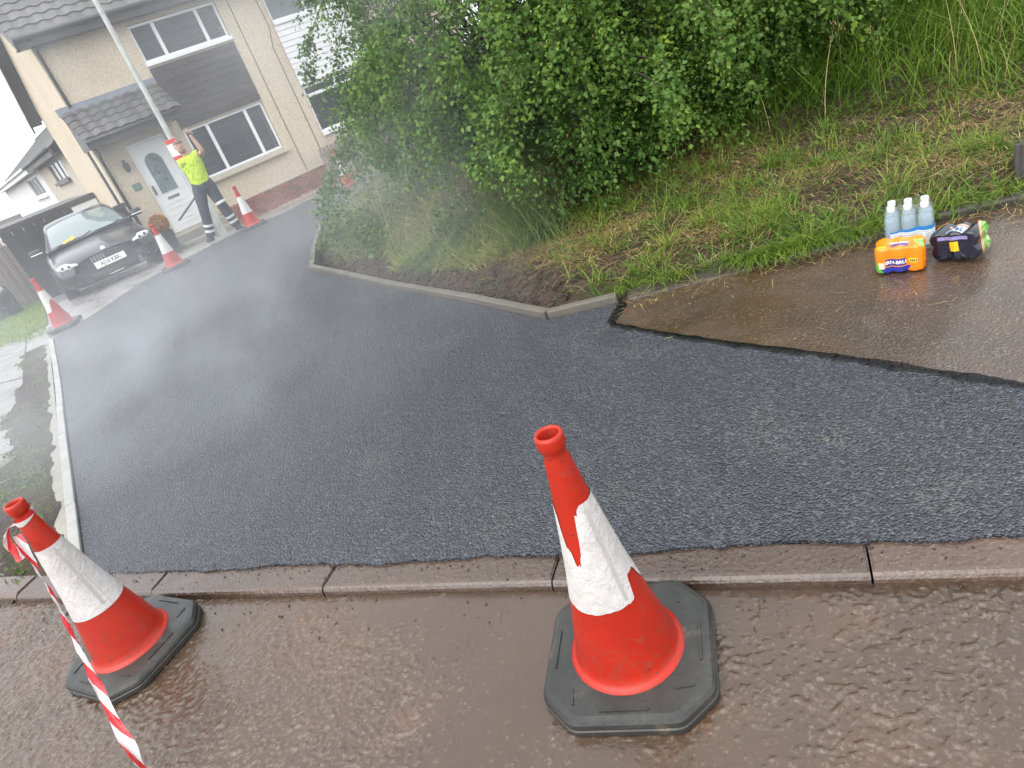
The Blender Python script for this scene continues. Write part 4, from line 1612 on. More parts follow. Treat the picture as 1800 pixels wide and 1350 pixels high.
    for (cx, pts) in ((0, [(1.75, -.008, 5.0), (1.75, -.008, 2.0), (1.76, -.008, .52)]), (1, [(2.40, -.008, 5.0), (2.47, -.008, 3.9), (2.33, -.008, 3.45), (2.35, -.008, 1.6), (2.36, -.008, .55)])):
        tubeo('cable', pts, .008, M_FASCIA, h, 5)
    # wall lamp and name plaque by the door
    wl = empty('wall_lamp', (0, 0, 0)); wl.parent = h
    boxo('bracket', -2.20, -2.14, -.05, -.002, 2.16, 2.32, M_PIPE, wl, .01)
    lathe('lantern', [(.01, .17), (.055, .14), (.07, .10), (.055, -.02), (.02, -.06)], M_PIPE, wl, 8, False, loc=(-2.17, -.10, 2.10))
    boxo('name_plaque', -2.27, -2.08, -.018, -.003, 1.62, 1.78, M_PLAQUE, h, .006)
    # steps
    st = empty('door_step', (0, 0, 0)); st.parent = h
    for (a, b, c) in ((-.62, -.002, .43), (-1.05, -.63, .26), (-1.35, -1.06, .10)):
        boxo('step', -2.12, -.84, a, b, -.35, c, M_STEP, st, .012, 2)
    return h


semi_house()


def second_house():
    h = empty('house', (HX, HY, HZ), HR)
    tag(h, 'pale house with white horizontal cladding and wide windows behind the hawthorn', 'house')
    x0, x1, dep, ev = 2.569, 8.0, 7.6, 5.02
    holes = [(2.60, 4.72, 3.92, 4.78), (2.60, 4.74, 1.22, 2.40)]
    V, Fc = wall_holes(x0, x1, -.4, ev, holes)
    k = len(V)
    V += [(x1, 0, -.6), (x1, dep, -.6), (x1, dep, ev), (x1, dep / 2, ev + dep / 2 * .70), (x1, 0, ev), (x0, dep, -.6), (x0, dep, ev)]
    Fc += [(k, k + 1, k + 2, k + 3, k + 4), (k + 1, k + 5, k + 6, k + 2)]
    pyobj('wall', V, Fc, m_harl('pinkish_harling', (.55, .44, .37)), h)
    window(h, 2.61, 4.71, 3.94, 4.77, (3.6,), blind=False, sillx=.0, silld=.05, sillh=.08)
    pyobj('drawn_blind', [(2.62, .16, 3.95), (4.70, .16, 3.95), (4.70, .16, 4.76), (2.62, .16, 4.76)], [(0, 1, 2, 3)], pmat('pale_blind', (.62, .66, .68), .7, .05), h)
    w = window(h, 2.61, 4.73, 1.23, 2.39, (), blind=False, trans=((2.15, 2.64, 4.70),), sillx=.0, silld=.06, sillh=.10)
    boxo('mullion', 3.54, 3.62, .052, .108, 2.17, 2.34, M_UPVC, w, .006)
    pn = empty('cladding_panel', (0, 0, 0)); pn.parent = h
    nb = 11
    for i in range(nb):
        za = 2.43 + i * (3.85 - 2.43) / nb
        zb = za + (3.85 - 2.43) / nb
        V = [(2.58, -.012, zb), (4.72, -.012, zb), (4.72, -.024, za + .006), (2.58, -.024, za + .006), (4.72, -.004, za + .003), (2.58, -.004, za + .003)]
        pyobj('cladding_board', V, [(3, 2, 1, 0), (5, 4, 2, 3)], M_UPVC_DIRTY, pn)
    boxo('corner_trim', 4.74, 4.86, -.05, -.002, 1.1, 5.0, M_UPVC, h, .01)
    rf = empty('roof', (0, 0, 0)); rf.parent = h
    zt = ev + dep / 2 * .70 + .28
    roof_slope(rf, x0, x1 + .3, -.40, ev - .02, dep / 2, zt, singles=(0, 0))
    pyobj('under_roof', [(x0, -.36, ev - .03), (x1 + .28, -.36, ev - .03), (x1 + .28, dep / 2, zt - .03), (x0, dep / 2, zt - .03), (x1 + .28, dep + .36, ev - .03), (x0, dep + .36, ev - .03)], [(0, 1, 2, 3), (3, 2, 4, 5)], M_FASCIA, rf)
    boxo('fascia', x0, x1 + .28, -.355, -.32, ev - .20, ev + .0, M_FASCIA, rf)
    boxo('soffit', x0, x1 + .28, -.318, -.003, ev - .19, ev - .165, M_FASCIA, rf)
    tubeo('gutter', [(x0, -.42, ev - .01), (x1 + .3, -.42, ev - .02)], .055, M_PIPE, rf)
    rebase(h, 5.2)


second_house()


def board_fence(name, label, a, b, h, mat, bw=.10, gap=.012, zb=None, posts=True, jit=.02):
    a, b = Vector(a), Vector(b)
    d = (b - a); L = d.length; d.normalize()
    n = int(L / (bw + gap))
    z0 = min(gz(a.y), gz(b.y)) - .08 if zb is None else zb
    root = empty(name, (a.x, a.y, z0), math.atan2(d.y, d.x))
    tag(root, label, 'fence')
    bm = bmesh.new(); bbox(bm, 0, bw, -.010, .010, 0, h, .004)
    me = bpy.data.meshes.new('board'); bm.to_mesh(me); bm.free(); me.materials.append(mat)
    for i in range(n):
        link(bpy.data.objects.new('board', me), root, (i * (bw + gap), random.uniform(-.006, .006), random.uniform(-jit, jit)), (0, random.uniform(-.006, .006), 0))
    for zz in (.25, h - .22):
        boxo('rail', 0, L, .018, .06, zz, zz + .08, mat, root)
    return root


# picket fence right of the cream house
def house_pt(x, y):
    c, s = math.cos(HR), math.sin(HR)
    return (HX + c * x - s * y, HY + s * x + c * y)


board_fence('timber_fence', 'low grey brown timber fence below the white clad house window', house_pt(2.05, -.55), house_pt(8.0, -.55), .98, M_FENCE, .085, .022, HZ - .05)
board_fence('timber_fence', 'charcoal painted board fence behind the parked car', (-9.85, 17.75), (-8.55, 20.1), 1.86, M_FENCE_BLACK, .14, .008, -.74)
board_fence('timber_fence', 'weathered brown board fence at the back of the lawn', (-16.5, 21.8), (-9.95, 18.15), 1.55, M_FENCE_OLD, .13, .012, -.72)

# gravel border below the bricks
def gravel():
    bm = bmesh.new()
    for i in range(850):
        x, y = random.uniform(-.78, 2.9), -random.uniform(.02, .42)
        s = random.uniform(.018, .05)
        m = Matrix.Translation((x, y, -.02 + random.uniform(0, .03))) @ Matrix.Rotation(random.uniform(0, 6), 4, (random.random(), random.random(), random.random() + .1)) @ Matrix.Diagonal((s, s * random.uniform(.6, 1), s * .6, 1))
        bmesh.ops.create_icosphere(bm, subdivisions=1, radius=1, matrix=m)
    o = bmobj('gravel_border', bm, M_STONES, loc=(HX, HY, HZ), rot=(0, 0, HR))
    tag(o, 'strip of pale gravel below the red brick plinth', 'gravel', kind='stuff')


gravel()


# garage at the side of the house
def garage():
    g = empty('garage', (*house_pt(-2.62, 3.2), HZ - .1), HR)
    tag(g, 'flat roofed side garage with white fascia board behind the parked car', 'garage')
    boxo('wall', -2.3, -.02, .0, 4.5, 0, 1.78, M_HARL_B, g)
    boxo('door', -2.1, -.2, -.03, -.002, .02, 1.70, M_FENCE_BLACK, g)
    boxo('fascia', -2.4, -.006, -.12, -.04, 1.66, 1.84, M_UPVC_DIRTY, g, .006)
    boxo('roof', -2.42, -.006, -.14, 4.6, 1.85, 1.99, M_FASCIA, g, .006)


garage()


# houses further down the hill on the left
def left_houses():
    yw = R(121)
    Qx, Qy, Qz = -11.75, 27.6, -2.3

    def build(x0, x1, wallm, label, wins, framem, gutm, shut):
        h = empty('house', (Qx, Qy, Qz), yw)
        tag(h, label, 'house')
        ev, dep, pk = 5.15, -7.4, 7.3
        V, Fc = [], []
        hs_ = [(a, b, c, d) for a, b, c, d in wins]
        v, f = wall_holes(x0, x1, 0, ev, hs_, 0.0, -.12)
        V += v; Fc += f
        k = len(V)
        for xx in (x0, x1):
            V += [(xx, 0, 0), (xx, dep, 0), (xx, dep, ev), (xx, dep / 2, pk - .1), (xx, 0, ev)]
        Fc += [(k, k + 1, k + 2, k + 3, k + 4), (k + 5, k + 6, k + 7, k + 8, k + 9), (k + 1, k + 2, k + 7, k + 6)]
        pyobj('wall', V, Fc, wallm, h)
        for a, b, c, d in wins:
            w = empty('window', (0, 0, 0)); w.parent = h
            fr = .07
            bm = bmesh.new()
            bbox(bm, a, b, -.11, -.05, c, c + fr); bbox(bm, a, b, -.11, -.05, d - fr, d)
            n = 3
            for i in range(n + 1):
                xx = a + (b - a - fr) * i / n
                bbox(bm, xx, xx + fr, -.108, -.052, c + fr, d - fr)
            bmobj('frame', bm, framem, w)
            for i in range(n):
                xa, xb = a + (b - a - fr) * i / n + fr * .5, a + (b - a - fr) * (i + 1) / n + fr * .5
                pyobj('pane', [(xa, -.09, c + .04), (xb, -.09, c + .04), (xb, -.09, d - .04), (xa, -.09, d - .04)], [(0, 1, 2, 3)], shut, w)
            boxo('sill', a - .08, b + .08, -.05, .12, c - .12, c - .002, framem, w)
        rf = empty('roof', (0, 0, 0)); rf.parent = h
        V, Fc = [], []
        n = 14
        for s, (ya, za, yb, zb) in enumerate(((.45, ev - .1, dep / 2, pk), (dep - .45, ev - .1, dep / 2, pk))):
            for i in range(n):
                t0, t1 = i / n, (i + 1) / n
                k = len(V)
                y0_, z0_, y1_, z1_ = ya + (yb - ya) * t0, za + (zb - za) * t0, ya + (yb - ya) * t1, za + (zb - za) * t1
                V += [(x0 - .2, y0_, z0_ + .05), (x1 + .2, y0_, z0_ + .05), (x1 + .2, y1_, z1_ + .01), (x0 - .2, y1_, z1_ + .01), (x0 - .2, y0_, z0_), (x1 + .2, y0_, z0_)]
                Fc += [(k, k + 1, k + 2, k + 3), (k + 4, k + 5, k + 1, k)]
        pyobj('tile_courses', V, Fc, M_TILE, rf)
        boxo('fascia', x0 - .2, x1 + .2, .32, .42, ev - .30, ev - .08, gutm, rf)
        tubeo('gutter', [(x0 - .2, .48, ev - .06), (x1 + .2, .48, ev - .06)], .07, gutm, rf)
        boxo('soffit', x0 - .2, x1 + .2, .003, .31, ev - .28, ev - .24, gutm, rf)
        boxo('ridge', x0 - .2, x1 + .2, dep / 2 - .1, dep / 2 + .1, pk - .02, pk + .1, M_TILE, rf, .03)
        rebase(h, (x0 + x1) / 2)
        return h

    m_shut = pmat('pale_reflecting_pane', (.52, .57, .58), .15, .1, 2)
    brown = pmat('brown_window_frame', (.085, .06, .055), .5, .15)
    build(-.5, 8.98, M_HARL_B, 'distant cream house with brown framed window left of the gable', [(1.6, 5.6, 4.05, 4.80)], brown, M_FASCIA, m_shut)
    build(9.02, 34, M_WHITEWALL, 'distant white rendered house at the far left edge', [(11.0, 16.5, 3.80, 4.75)], M_UPVC, M_UPVC, M_GLASS)


left_houses()


# lamp column in front of the house, with a red and white sleeve strapped to it
def lamp_post():
    z0 = gz(15.6)
    p = empty('lamp_post', (-4.60, 15.62, z0))
    tag(p, 'tall pale grey lamp post standing behind the waving worker', 'lamp post')
    lathe('base_compartment', [(.085, -.1), (.085, .75), (.062, .85)], M_GALV, p, 16)
    lathe('shaft', [(.062, .85), (.052, 3.0), (.044, 6.0)], M_GALV, p, 16)
    tubeo('arm', [(0, 0, 5.95), (0, -.03, 6.4), (.0, -.3, 6.75), (0, -.9, 6.9)], [.044, .04, .035, .03], M_GALV, p)
    bm = bmesh.new(); bbox(bm, -.14, .14, -1.45, -.85, 6.85, 6.98, .05, 3)
    bmobj('lantern', bm, M_GALV, p, True)
    boxo('access_door', -.035, .035, -.089, -.08, .2, .65, M_GALV, p, .006)
    s = empty('road_sign', (-4.60, 15.50, z0 + 1.73), R(16))
    s.scale = (1, 1, .8)
    tag(s, 'small white sign with red bands strapped to the lamp post behind the worker', 'sign')
    boxo('plate', -.115, .115, -.012, .012, 0, .50, M_WHITE, s, .004)
    boxo('red_band', -.113, .113, -.018, -.0125, .40, .498, M_RED, s)
    boxo('red_band', -.113, .113, -.018, -.0125, .002, .09, M_RED, s)
    boxo('strap', -.08, .08, .013, .2, .22, .25, M_GALV, s)


lamp_post()


# planter with clipped ball
def planter():
    q = house_pt(-2.42, -1.25)
    p = empty('planter', (q[0], q[1], gz(q[1]) + .02), HR)
    tag(p, 'tapered dark grey planter with an orange brown clipped ball beside the front door', 'planter')
    bm = bmesh.new()
    bbox(bm, -.16, .16, -.16, .16, 0, .52, .008)
    for v in bm.verts:
        k = .72 + .28 * (v.co.z / .52)
        v.co.x *= k; v.co.y *= k
    bmobj('pot', bm, pmat('dark_grey_pot', (.05, .053, .058), .5, .2), p)
    tubeo('stem', [(0, 0, .45), (0, 0, .66)], .015, M_BARK, p)
    n = 2600
    u = unit(rng.normal(0, 1, (n, 3)))
    pos = u * (.195 * (1 - np.abs(rng.normal(0, .09, n))))[:, None] + np.array([0, 0, .70])
    mt = m_blade('russet_leaves', [(0, (.30, .12, .02)), (.5, (.48, .21, .04)), (1, (.62, .33, .08))], .2)
    leaves('ball', pos, unit(u + rng.normal(0, .7, (n, 3))), unit(u + rng.normal(0, .5, (n, 3))), rng.uniform(.02, .035, n), rng.random(n), mt, p, OVAL)


planter()
# ------------------------------------------------------------------ traffic cones
def m_cone_red():
    t = NT('cone_red_plastic')
    v = t.coord('Object')
    col = t.ramp(t.noise(v, 5, 4), [(.3, (.34, .013, .005)), (.7, (.43, .021, .007))])
    scuff = t.ramp(t.noise(v, 26, 6, .75, 1.2), [(.50, 0), (.70, 1)])
    z = t.sep(v)[2]
    low = t.maprange(z, .04, .32, 1.2, .30)
    tip = t.maprange(z, .60, .70, 0, .8)
    col = t.mix(t.math('MULTIPLY', t.math('MULTIPLY', scuff, t.math('ADD', low, tip)), .75), col, (.22, .045, .025))
    pale = t.ramp(t.noise(v, 60, 5, .7), [(.66, 0), (.76, .5)])
    col = t.mix(t.math('MULTIPLY', pale, t.maprange(z, .5, .66, .3, 1)), col, (.50, .30, .26))
    mpz = t.n('ShaderNodeMapping')
    t.l(v, mpz.inputs['Vector'])
    mpz.inputs['Scale'].default_value = (34, 34, 3)
    run = t.ramp(t.noise(mpz.outputs[0], 1.6, 5, .7), [(.55, 0), (.72, .55)])
    col = t.mix(run, col, (.17, .028, .015))
    tar_ = t.math('MULTIPLY', t.math('LESS_THAN', t.voro(v, 48), .13), t.math('GREATER_THAN', t.noise(v, 7, 3), .53))
    col = t.mix(t.math('MULTIPLY', tar_, .8), col, (.035, .022, .02))
    return t.bsdf(col, t.maprange(scuff, 0, 1, .36, .62), t.bump(t.noise(v, 40, 4), .18, .004), spec=.4)


def m_sleeve():
    t = NT('reflective_white_sleeve')
    v = t.coord('Object')
    col = t.ramp(t.noise(v, 9, 5, .6), [(.3, (.46, .44, .42)), (.6, (.60, .58, .56))])
    dirt = t.ramp(t.noise(v, 34, 7, .8, 1.4), [(.52, 0), (.70, .5)])
    col = t.mix(dirt, col, (.36, .31, .25))
    cr = t.voro(v, 40, 'DISTANCE_TO_EDGE')
    crack = t.math('MULTIPLY', t.ramp(cr, [(.0, 1), (.025, 0)]), t.ramp(t.noise(v, 6, 3), [(.5, 0), (.62, .7)]))
    col = t.mix(crack, col, (.30, .28, .26))
    return t.bsdf(col, .42, t.bump(t.noise(v, 24, 6, .65, 1.2), .8, .007), spec=.5)


def m_rubber():
    t = NT('cone_base_rubber')
    v = t.coord('Object')
    col = t.ramp(t.noise(v, 7, 6, .7), [(.3, (.016, .017, .015)), (.6, (.034, .034, .030)), (.78, (.065, .061, .052))])
    mud = t.ramp(t.noise(v, 12, 6, .7), [(.60, 0), (.75, .7)])
    col = t.mix(mud, col, (.17, .125, .09))
    return t.bsdf(col, t.maprange(t.noise(v, 9, 4), .3, .7, .25, .5), t.bump(t.noise(v, 90, 4), .25, .004), spec=.5)


M_CONE, M_SLEEVE, M_RUBBER = m_cone_red(), m_sleeve(), m_rubber()
CONE_PROF = [(.150, .040), (.152, .046), (.150, .054), (.141, .058), (.135, .064), (.130, .088), (.1205, .135), (.1065, .20), (.0935, .26), (.0745, .36), (.0595, .46), (.0455, .555), (.037, .62), (.031, .672), (.028, .688), (.0275, .700), (.031, .706), (.0335, .714), (.0335, .736), (.031, .744), (.027, .745), (.024, .738), (.024, .60)]


def cone_r(z):
    zs = [p[1] for p in CONE_PROF[:19]]; rs = [p[0] for p in CONE_PROF[:19]]
    return float(np.interp(z, zs, rs))


def sleeve(name, parent, top, bot, n=120, rows=14, off=.0016):
    """top(a), bot(a): height of the sleeve's edges round the cone"""
    V, Fc = [], []
    for k in range(n + 1):
        a = 2 * math.pi * k / n
        za, zb = bot(a), top(a)
        for i in range(rows + 1):
            z = za + (zb - za) * i / rows
            r = cone_r(z) + off
            if k in (0, n): r += .0012
            V.append((r * math.cos(a), r * math.sin(a), z))
    for k in range(n):
        for i in range(rows):
            if top(2 * math.pi * (k + .5) / n) - bot(2 * math.pi * (k + .5) / n) < .004: continue
            q = k * (rows + 1) + i
            Fc.append((q, q + rows + 1, q + rows + 2, q + 1))
    return pyobj(name, V, Fc, M_SLEEVE, parent, True)


def cone_base(parent):
    bm = bmesh.new()
    half, ch = .222, .084
    oc = [(half, -half + ch), (half, half - ch), (half - ch, half), (-half + ch, half), (-half, half - ch), (-half, -half + ch), (-half + ch, -half), (half - ch, -half)]
    oct_ = []
    for i in range(8):
        p0, p1, p2 = Vector(oc[i - 1]), Vector(oc[i]), Vector(oc[(i + 1) % 8])
        a_, b_ = p1 + (p0 - p1).normalized() * .022, p1 + (p2 - p1).normalized() * .022
        for q in (0, .25, .5, .75, 1):
            oct_.append(tuple((a_.lerp(p1, q)).lerp(p1.lerp(b_, q), q)))
    n8 = len(oct_)
    levels = [(1.0, 0.0), (1.0, .016), (.985, .019), (.985, .023), (.995, .026), (.985, .036), (.955, .046), (.90, .049), (.62, .052)]
    rings = []
    for s, z in levels:
        rings.append([bm.verts.new((x * s, y * s, z)) for x, y in oct_])
    for r0, r1 in zip(rings[:-1], rings[1:]):
        for i in range(n8):
            bm.faces.new((r0[i], r0[(i + 1) % n8], r1[(i + 1) % n8], r1[i]))
    bm.faces.new(rings[-1])
    bm.faces.new(rings[0][::-1])
    # moulded arrow ridges on two sides
    for a in (0, math.pi / 2, math.pi, 1.5 * math.pi):
        m = Matrix.Rotation(a, 4, 'Z')
        bbox(bm, -.06, .06, -.192, -.187, .045, .0535, 0, 1, m)
        bbox(bm, .105, .15, -.155, -.150, .045, .0535, 0, 1, m @ Matrix.Rotation(R(8), 4, 'Z'))
    return bmobj('base', bm, M_RUBBER, parent)


def jag(a, seed, amp):
    return amp * (noise.noise(Vector((math.cos(a) * 4 + seed, math.sin(a) * 4, seed))) + .6 * noise.noise(Vector((math.cos(a) * 17 + seed, math.sin(a) * 17, seed))) + .5 * round(noise.noise(Vector((a * 7, seed, 1))) * 3) / 3)


def adiff(a, b):
    return (a - b + math.pi) % (2 * math.pi) - math.pi


def make_cone(loc, rz, label, top=None, bot=None, seam=None, scale=1.0, lean=(0, 0)):
    c = empty('traffic_cone', loc, rz)
    c.rotation_euler = (lean[0], lean[1], rz)
    c.scale = (scale,) * 3
    tag(c, label, 'traffic cone', 'red and white traffic cones round the new tarmac')
    cone_base(c)
    lathe('body', CONE_PROF, M_CONE, c, 64)
    top = top or (lambda a: .56); bot = bot or (lambda a: .262)
    sleeve('reflective_sleeve', c, top, bot)
    if seam is not None:
        a = seam
        V = []
        for z in np.linspace(.285, .55, 12):
            r = cone_r(z) + .0034
            for da in (-.0035, .0035):
                aa = a + da / r
                V.append((r * math.cos(aa), r * math.sin(aa), z))
        pyobj('sleeve_seam', V, [(2 * i, 2 * i + 1, 2 * i + 3, 2 * i + 2) for i in range(11)], pmat('seam_grime', (.40, .38, .35), .6, .3), c)
    return c


RZA = R(-21)
AV = math.atan2(-1.33, -.03) - RZA        # direction to the camera in the cone's own frame


def topA(a):
    d = adiff(a, AV)                       # <0 : towards image left? (counter-clockwise positive)
    z = .565
    w = math.exp(-((d + .62) / .36) ** 2)  # torn flap on the left of the face
    z -= .155 * w
    w2 = math.exp(-((d + 1.05) / .22) ** 2)
    z -= .05 * w2
    return z + (jag(a, 3, .024) if w > .08 or w2 > .1 else jag(a, 3, .003))


def botA(a):
    d = adiff(a, AV)
    z = .272 + .062 * smooth01(.62, .80, d) * smooth01(1.5, 1.1, d)
    return float(z) + jag(a, 9, .004)


coneA = make_cone((.034, 1.325, .0), RZA, 'large foreground traffic cone at centre with torn peeling white sleeve', topA, botA, AV + .42, 1.03)
coneB = make_cone((-1.715, 2.19, .0), R(-34), 'foreground left traffic cone with red and white tape tied to its tip', seam=math.atan2(-2.19, 1.715) - R(-34) + .12)


def topC(a):
    return .56 + jag(a, 5, .004)


AVC = math.atan2(-10.1, 5.6)


def botC(a):
    d = adiff(a, AVC)
    return float(.25 + .16 * math.exp(-((d - .35) / .75) ** 4)) + jag(a, 6, .012)


make_cone((-5.6, 10.13, gz(10.13) + .046), R(12), 'far left traffic cone with half its white sleeve torn away, beside the lawn', topC, botC)
make_cone((-4.38, 11.70, gz(11.7) + .046), R(28), 'traffic cone in front of the parked dark car and the planter')
make_cone((-3.27, 12.98, gz(12.98) + .046), R(20), 'traffic cone beside the waving worker, in front of the brick plinth')
make_cone((-1.50, 13.85, gz(13.85) + .046), R(35), 'traffic cone half hidden by hawthorn twigs in front of the timber fence')


# ------------------------------------------------------------------ barrier tape tied to the left cone
def tape():
    t = NT('barrier_tape_print')
    u = t.attr('along')
    v = t.attr('across')
    s = t.math('FRACT', t.math('ADD', t.math('MULTIPLY', u, 6.2), t.math('MULTIPLY', v, .30)))
    col = t.mix(t.math('GREATER_THAN', s, .5), (.66, .64, .62), (.60, .025, .03))
    p = t.pos()
    col = t.mix(t.ramp(t.noise(p, 30, 5, .7), [(.58, 0), (.75, .55)]), col, (.25, .17, .13))
    mt = t.bsdf(col, .3, t.bump(t.noise(p, 70, 3), .4, .004), spec=.5)
    ctrl = [(-1.762, 2.165, .640), (-1.735, 2.115, .595), (-1.690, 2.040, .535), (-1.635, 1.950, .462), (-1.582, 1.842, .380), (-1.517, 1.713, .282), (-1.461, 1.604, .202), (-1.405, 1.512, .150), (-1.33, 1.40, .10), (-1.15, 1.15, .03), (-.95, .9, .012)]
    pts = []
    P = [Vector(c) for c in ctrl]
    for i in range(len(P) - 1):
        p0, p1, p2, p3 = P[max(i - 1, 0)], P[i], P[i + 1], P[min(i + 2, len(P) - 1)]
        for k in range(10):
            q = k / 10
            pts.append(.5 * ((2 * p1) + (p2 - p0) * q + (2 * p0 - 5 * p1 + 4 * p2 - p3) * q * q + (3 * p1 - p0 - 3 * p2 + p3) * q ** 3))
    V, Fc, al, ac = [], [], [], []
    L = 0
    for i, q in enumerate(pts):
        tg = (pts[min(i + 1, len(pts) - 1)] - pts[max(i - 1, 0)]).normalized()
        if i: L += (q - pts[i - 1]).length
        side = tg.cross(Vector((0, 0, 1))).normalized()
        upv = side.cross(tg).normalized()
        ang = .5 + 1.1 * math.sin(L * 4.6) + (1.6 * smooth01(.75, .95, L))
        d = side * math.cos(ang) + upv * math.sin(ang)
        nrm = tg.cross(d)
        hw = .0125 + .0045 * math.sin(L * 9) + .003 * math.sin(L * 23)
        for k in range(5):
            w = (k / 4 - .5) * 2
            V.append(q + d * w * hw + nrm * (.005 * math.cos(w * 2.4 + L * 8) + .0025 * math.sin(L * 60 + w * 3)))
            al.append(L); ac.append(w)
    for i in range(len(pts) - 1):
        for k in range(4):
            Fc.append((i * 5 + k, i * 5 + k + 1, i * 5 + k + 6, i * 5 + k + 5))
    root = empty('barrier_tape', (-1.715, 2.19, .0))
    tag(root, 'red and white striped barrier tape hanging from the left foreground cone', 'tape')
    off = root.location

    def ribbon_obj(name, V, Fc, al, ac):
        o = pyobj(name, [Vector(v) - off for v in V], Fc, mt, root, True)
        for nme, arr in (('along', al), ('across', ac)):
            at = o.data.attributes.new(nme, 'FLOAT', 'POINT')
            at.data.foreach_set('value', np.array(arr, dtype=np.float32))
        return o
    ribbon_obj('strip', V, Fc, al, ac)
    # knot round the neck and a loose crumpled tail
    V, Fc, al, ac = [], [], [], []
    for i in range(25):
        a = 2 * math.pi * i / 24
        r = .034
        for k in range(3):
            V.append(off + Vector((r * math.cos(a) * (1 + .06 * k), r * math.sin(a) * (1 + .06 * k), .672 + .013 * k - .012 * math.cos(a + 2.4))))
            al.append(i * .012); ac.append(k - 1)
    for i in range(24):
        for k in range(2): Fc.append((i * 3 + k, i * 3 + k + 1, i * 3 + k + 4, i * 3 + k + 3))
    ribbon_obj('knot', V, Fc, al, ac)
    V, Fc, al, ac = [], [], [], []
    p0 = Vector((-1.745, 2.172, .676))
    for i in range(16):
        q = i / 15
        c = p0 + Vector((-.045 * math.sin(q * 2.2), -.035 * q, -.095 * q + .022 * math.sin(q * 5)))
        d = Vector((.75, .35, .35 * math.sin(q * 6))).normalized()
        for k in range(4):
            w = (k / 3 - .5) * 2
            V.append(c + d * w * (.007 + .013 * q) + Vector((0, -.010, 0)) * math.sin(w * 3 + q * 9))
            al.append(.04 + q * .12); ac.append(w)
    for i in range(15):
        for k in range(3): Fc.append((i * 4 + k, i * 4 + k + 1, i * 4 + k + 5, i * 4 + k + 4))
    ribbon_obj('loose_tail', V, Fc, al, ac)


tape()


# ------------------------------------------------------------------ drinks on the old path
PACK_YAW = math.atan2(-.14, .17)


def pack_outline(nx=3, ny=2, r=.033, n=120, pinch=.85):
    """plan outline of cans bound in film: sampled support of the circles, dented between the cans"""
    pts = []
    hx, hy = nx * r, ny * r
    for k in range(n):
        a = 2 * math.pi * k / n
        dx, dy = math.cos(a), math.sin(a)
        # ray to rounded rectangle
        s = 1e9
        lo, hi = 0, .3
        for _ in range(24):
            m = (lo + hi) / 2
            x, y = abs(dx * m), abs(dy * m)
            qx, qy = max(x - (hx - r), 0), max(y - (hy - r), 0)
            ins = math.hypot(qx, qy) < r
            if ins: lo = m
            else: hi = m
        x, y = dx * lo, dy * lo
        # dents between cans
        fx = abs(math.cos(math.pi * x / (2 * r) + (math.pi / 2 if nx % 2 else 0))) if abs(x) < hx - r * .6 else 0
        fy = abs(math.cos(math.pi * y / (2 * r) + (math.pi / 2 if ny % 2 else 0))) if abs(y) < hy - r * .6 else 0
        dent = 0
        if abs(y) > hy - r * .9 and abs(x) < hx - r * .5:
            dent = (1 - abs(math.cos(math.pi * (x + (r if nx % 2 == 0 else 0)) / (2 * r)))) * r * pinch * .5
            y -= math.copysign(dent, y)
        if abs(x) > hx - r * .9 and abs(y) < hy - r * .5:
            dent = (1 - abs(math.cos(math.pi * (y + (r if ny % 2 == 0 else 0)) / (2 * r)))) * r * pinch * .5
            x -= math.copysign(dent, x)
        pts.append((x, y))
    return pts


OUT = pack_outline()


def front_y(x, back=False):
    """film surface on the long side at plan position x"""
    best = min((p for p in OUT if (p[1] > 0) == back), key=lambda p: abs(p[0] - x))
    return best[1]


def pack_film(name, H, mat, parent, sag=.006):
    V, Fc = [], []
    n = len(OUT)
    prof = [(.90, 0), (.97, .003), (1.0, .010), (1.0, H * .35), (.998, H * .6), (.99, H - .016), (.95, H - .005), (.86, H), (.6, H - sag * .3), (.3, H - sag * .5), (.02, H - sag * .4)]
    for s, z in prof:
        for i, (x, y) in enumerate(OUT):
            zz = z
            if z > H * .9:
                bumpz = .5 - .5 * math.cos(math.pi * (abs(x) / .033 + 1)) if True else 0
                zz = z - .009 * (abs(math.sin(math.pi * x * s / .066)) if abs(y) > -1 else 0) * (1 if s < .95 else .3)
            wr = .0012 * noise.noise(Vector((x * 60, y * 60, z * 40)))
            V.append((x * s + wr, y * s + wr, zz))
    for j in range(len(prof) - 1):
        for i in range(n):
            Fc.append((j * n + i, j * n + (i + 1) % n, (j + 1) * n + (i + 1) % n, (j + 1) * n + i))
    Fc.append(tuple(range((len(prof) - 1) * n, len(prof) * n)))
    Fc.append(tuple(range(n))[::-1])
    return pyobj(name, V, Fc, mat, parent, True)


def boxmask(t, xyz, x0, x1, z0, z1, skew=0.0, axis=(0, 2)):
    a, b = xyz[axis[0]], xyz[axis[1]]
    if skew: a = t.math('ADD', a, t.math('MULTIPLY', b, skew))
    m = t.math('MULTIPLY', t.math('GREATER_THAN', a, x0), t.math('LESS_THAN', a, x1))
    m2 = t.math('MULTIPLY', t.math('GREATER_THAN', b, z0), t.math('LESS_THAN', b, z1))
    return t.math('MULTIPLY', m, m2)


def wrap_text(name, body, size, x, z, mat, parent, bold=.0):
    me = text_mesh(body, size, 0, 'CENTER', bold)
    for v in me.vertices:
        X_, Z_ = x + v.co.x, z + v.co.y
        v.co = Vector((X_, front_y(X_) - .0016, Z_))
    me.materials.clear()
    return mobj(name, me, mat, parent)


def top_text(name, body, size, x, y, z, mat, parent, bold=.0, flip=False):
    me = text_mesh(body, size, 0, 'CENTER', bold)
    k = -1 if flip else 1
    for v in me.vertices:
        v.co = Vector((x + k * v.co.x, y + k * v.co.y, z))
    me.materials.clear()
    return mobj(name, me, mat, parent)


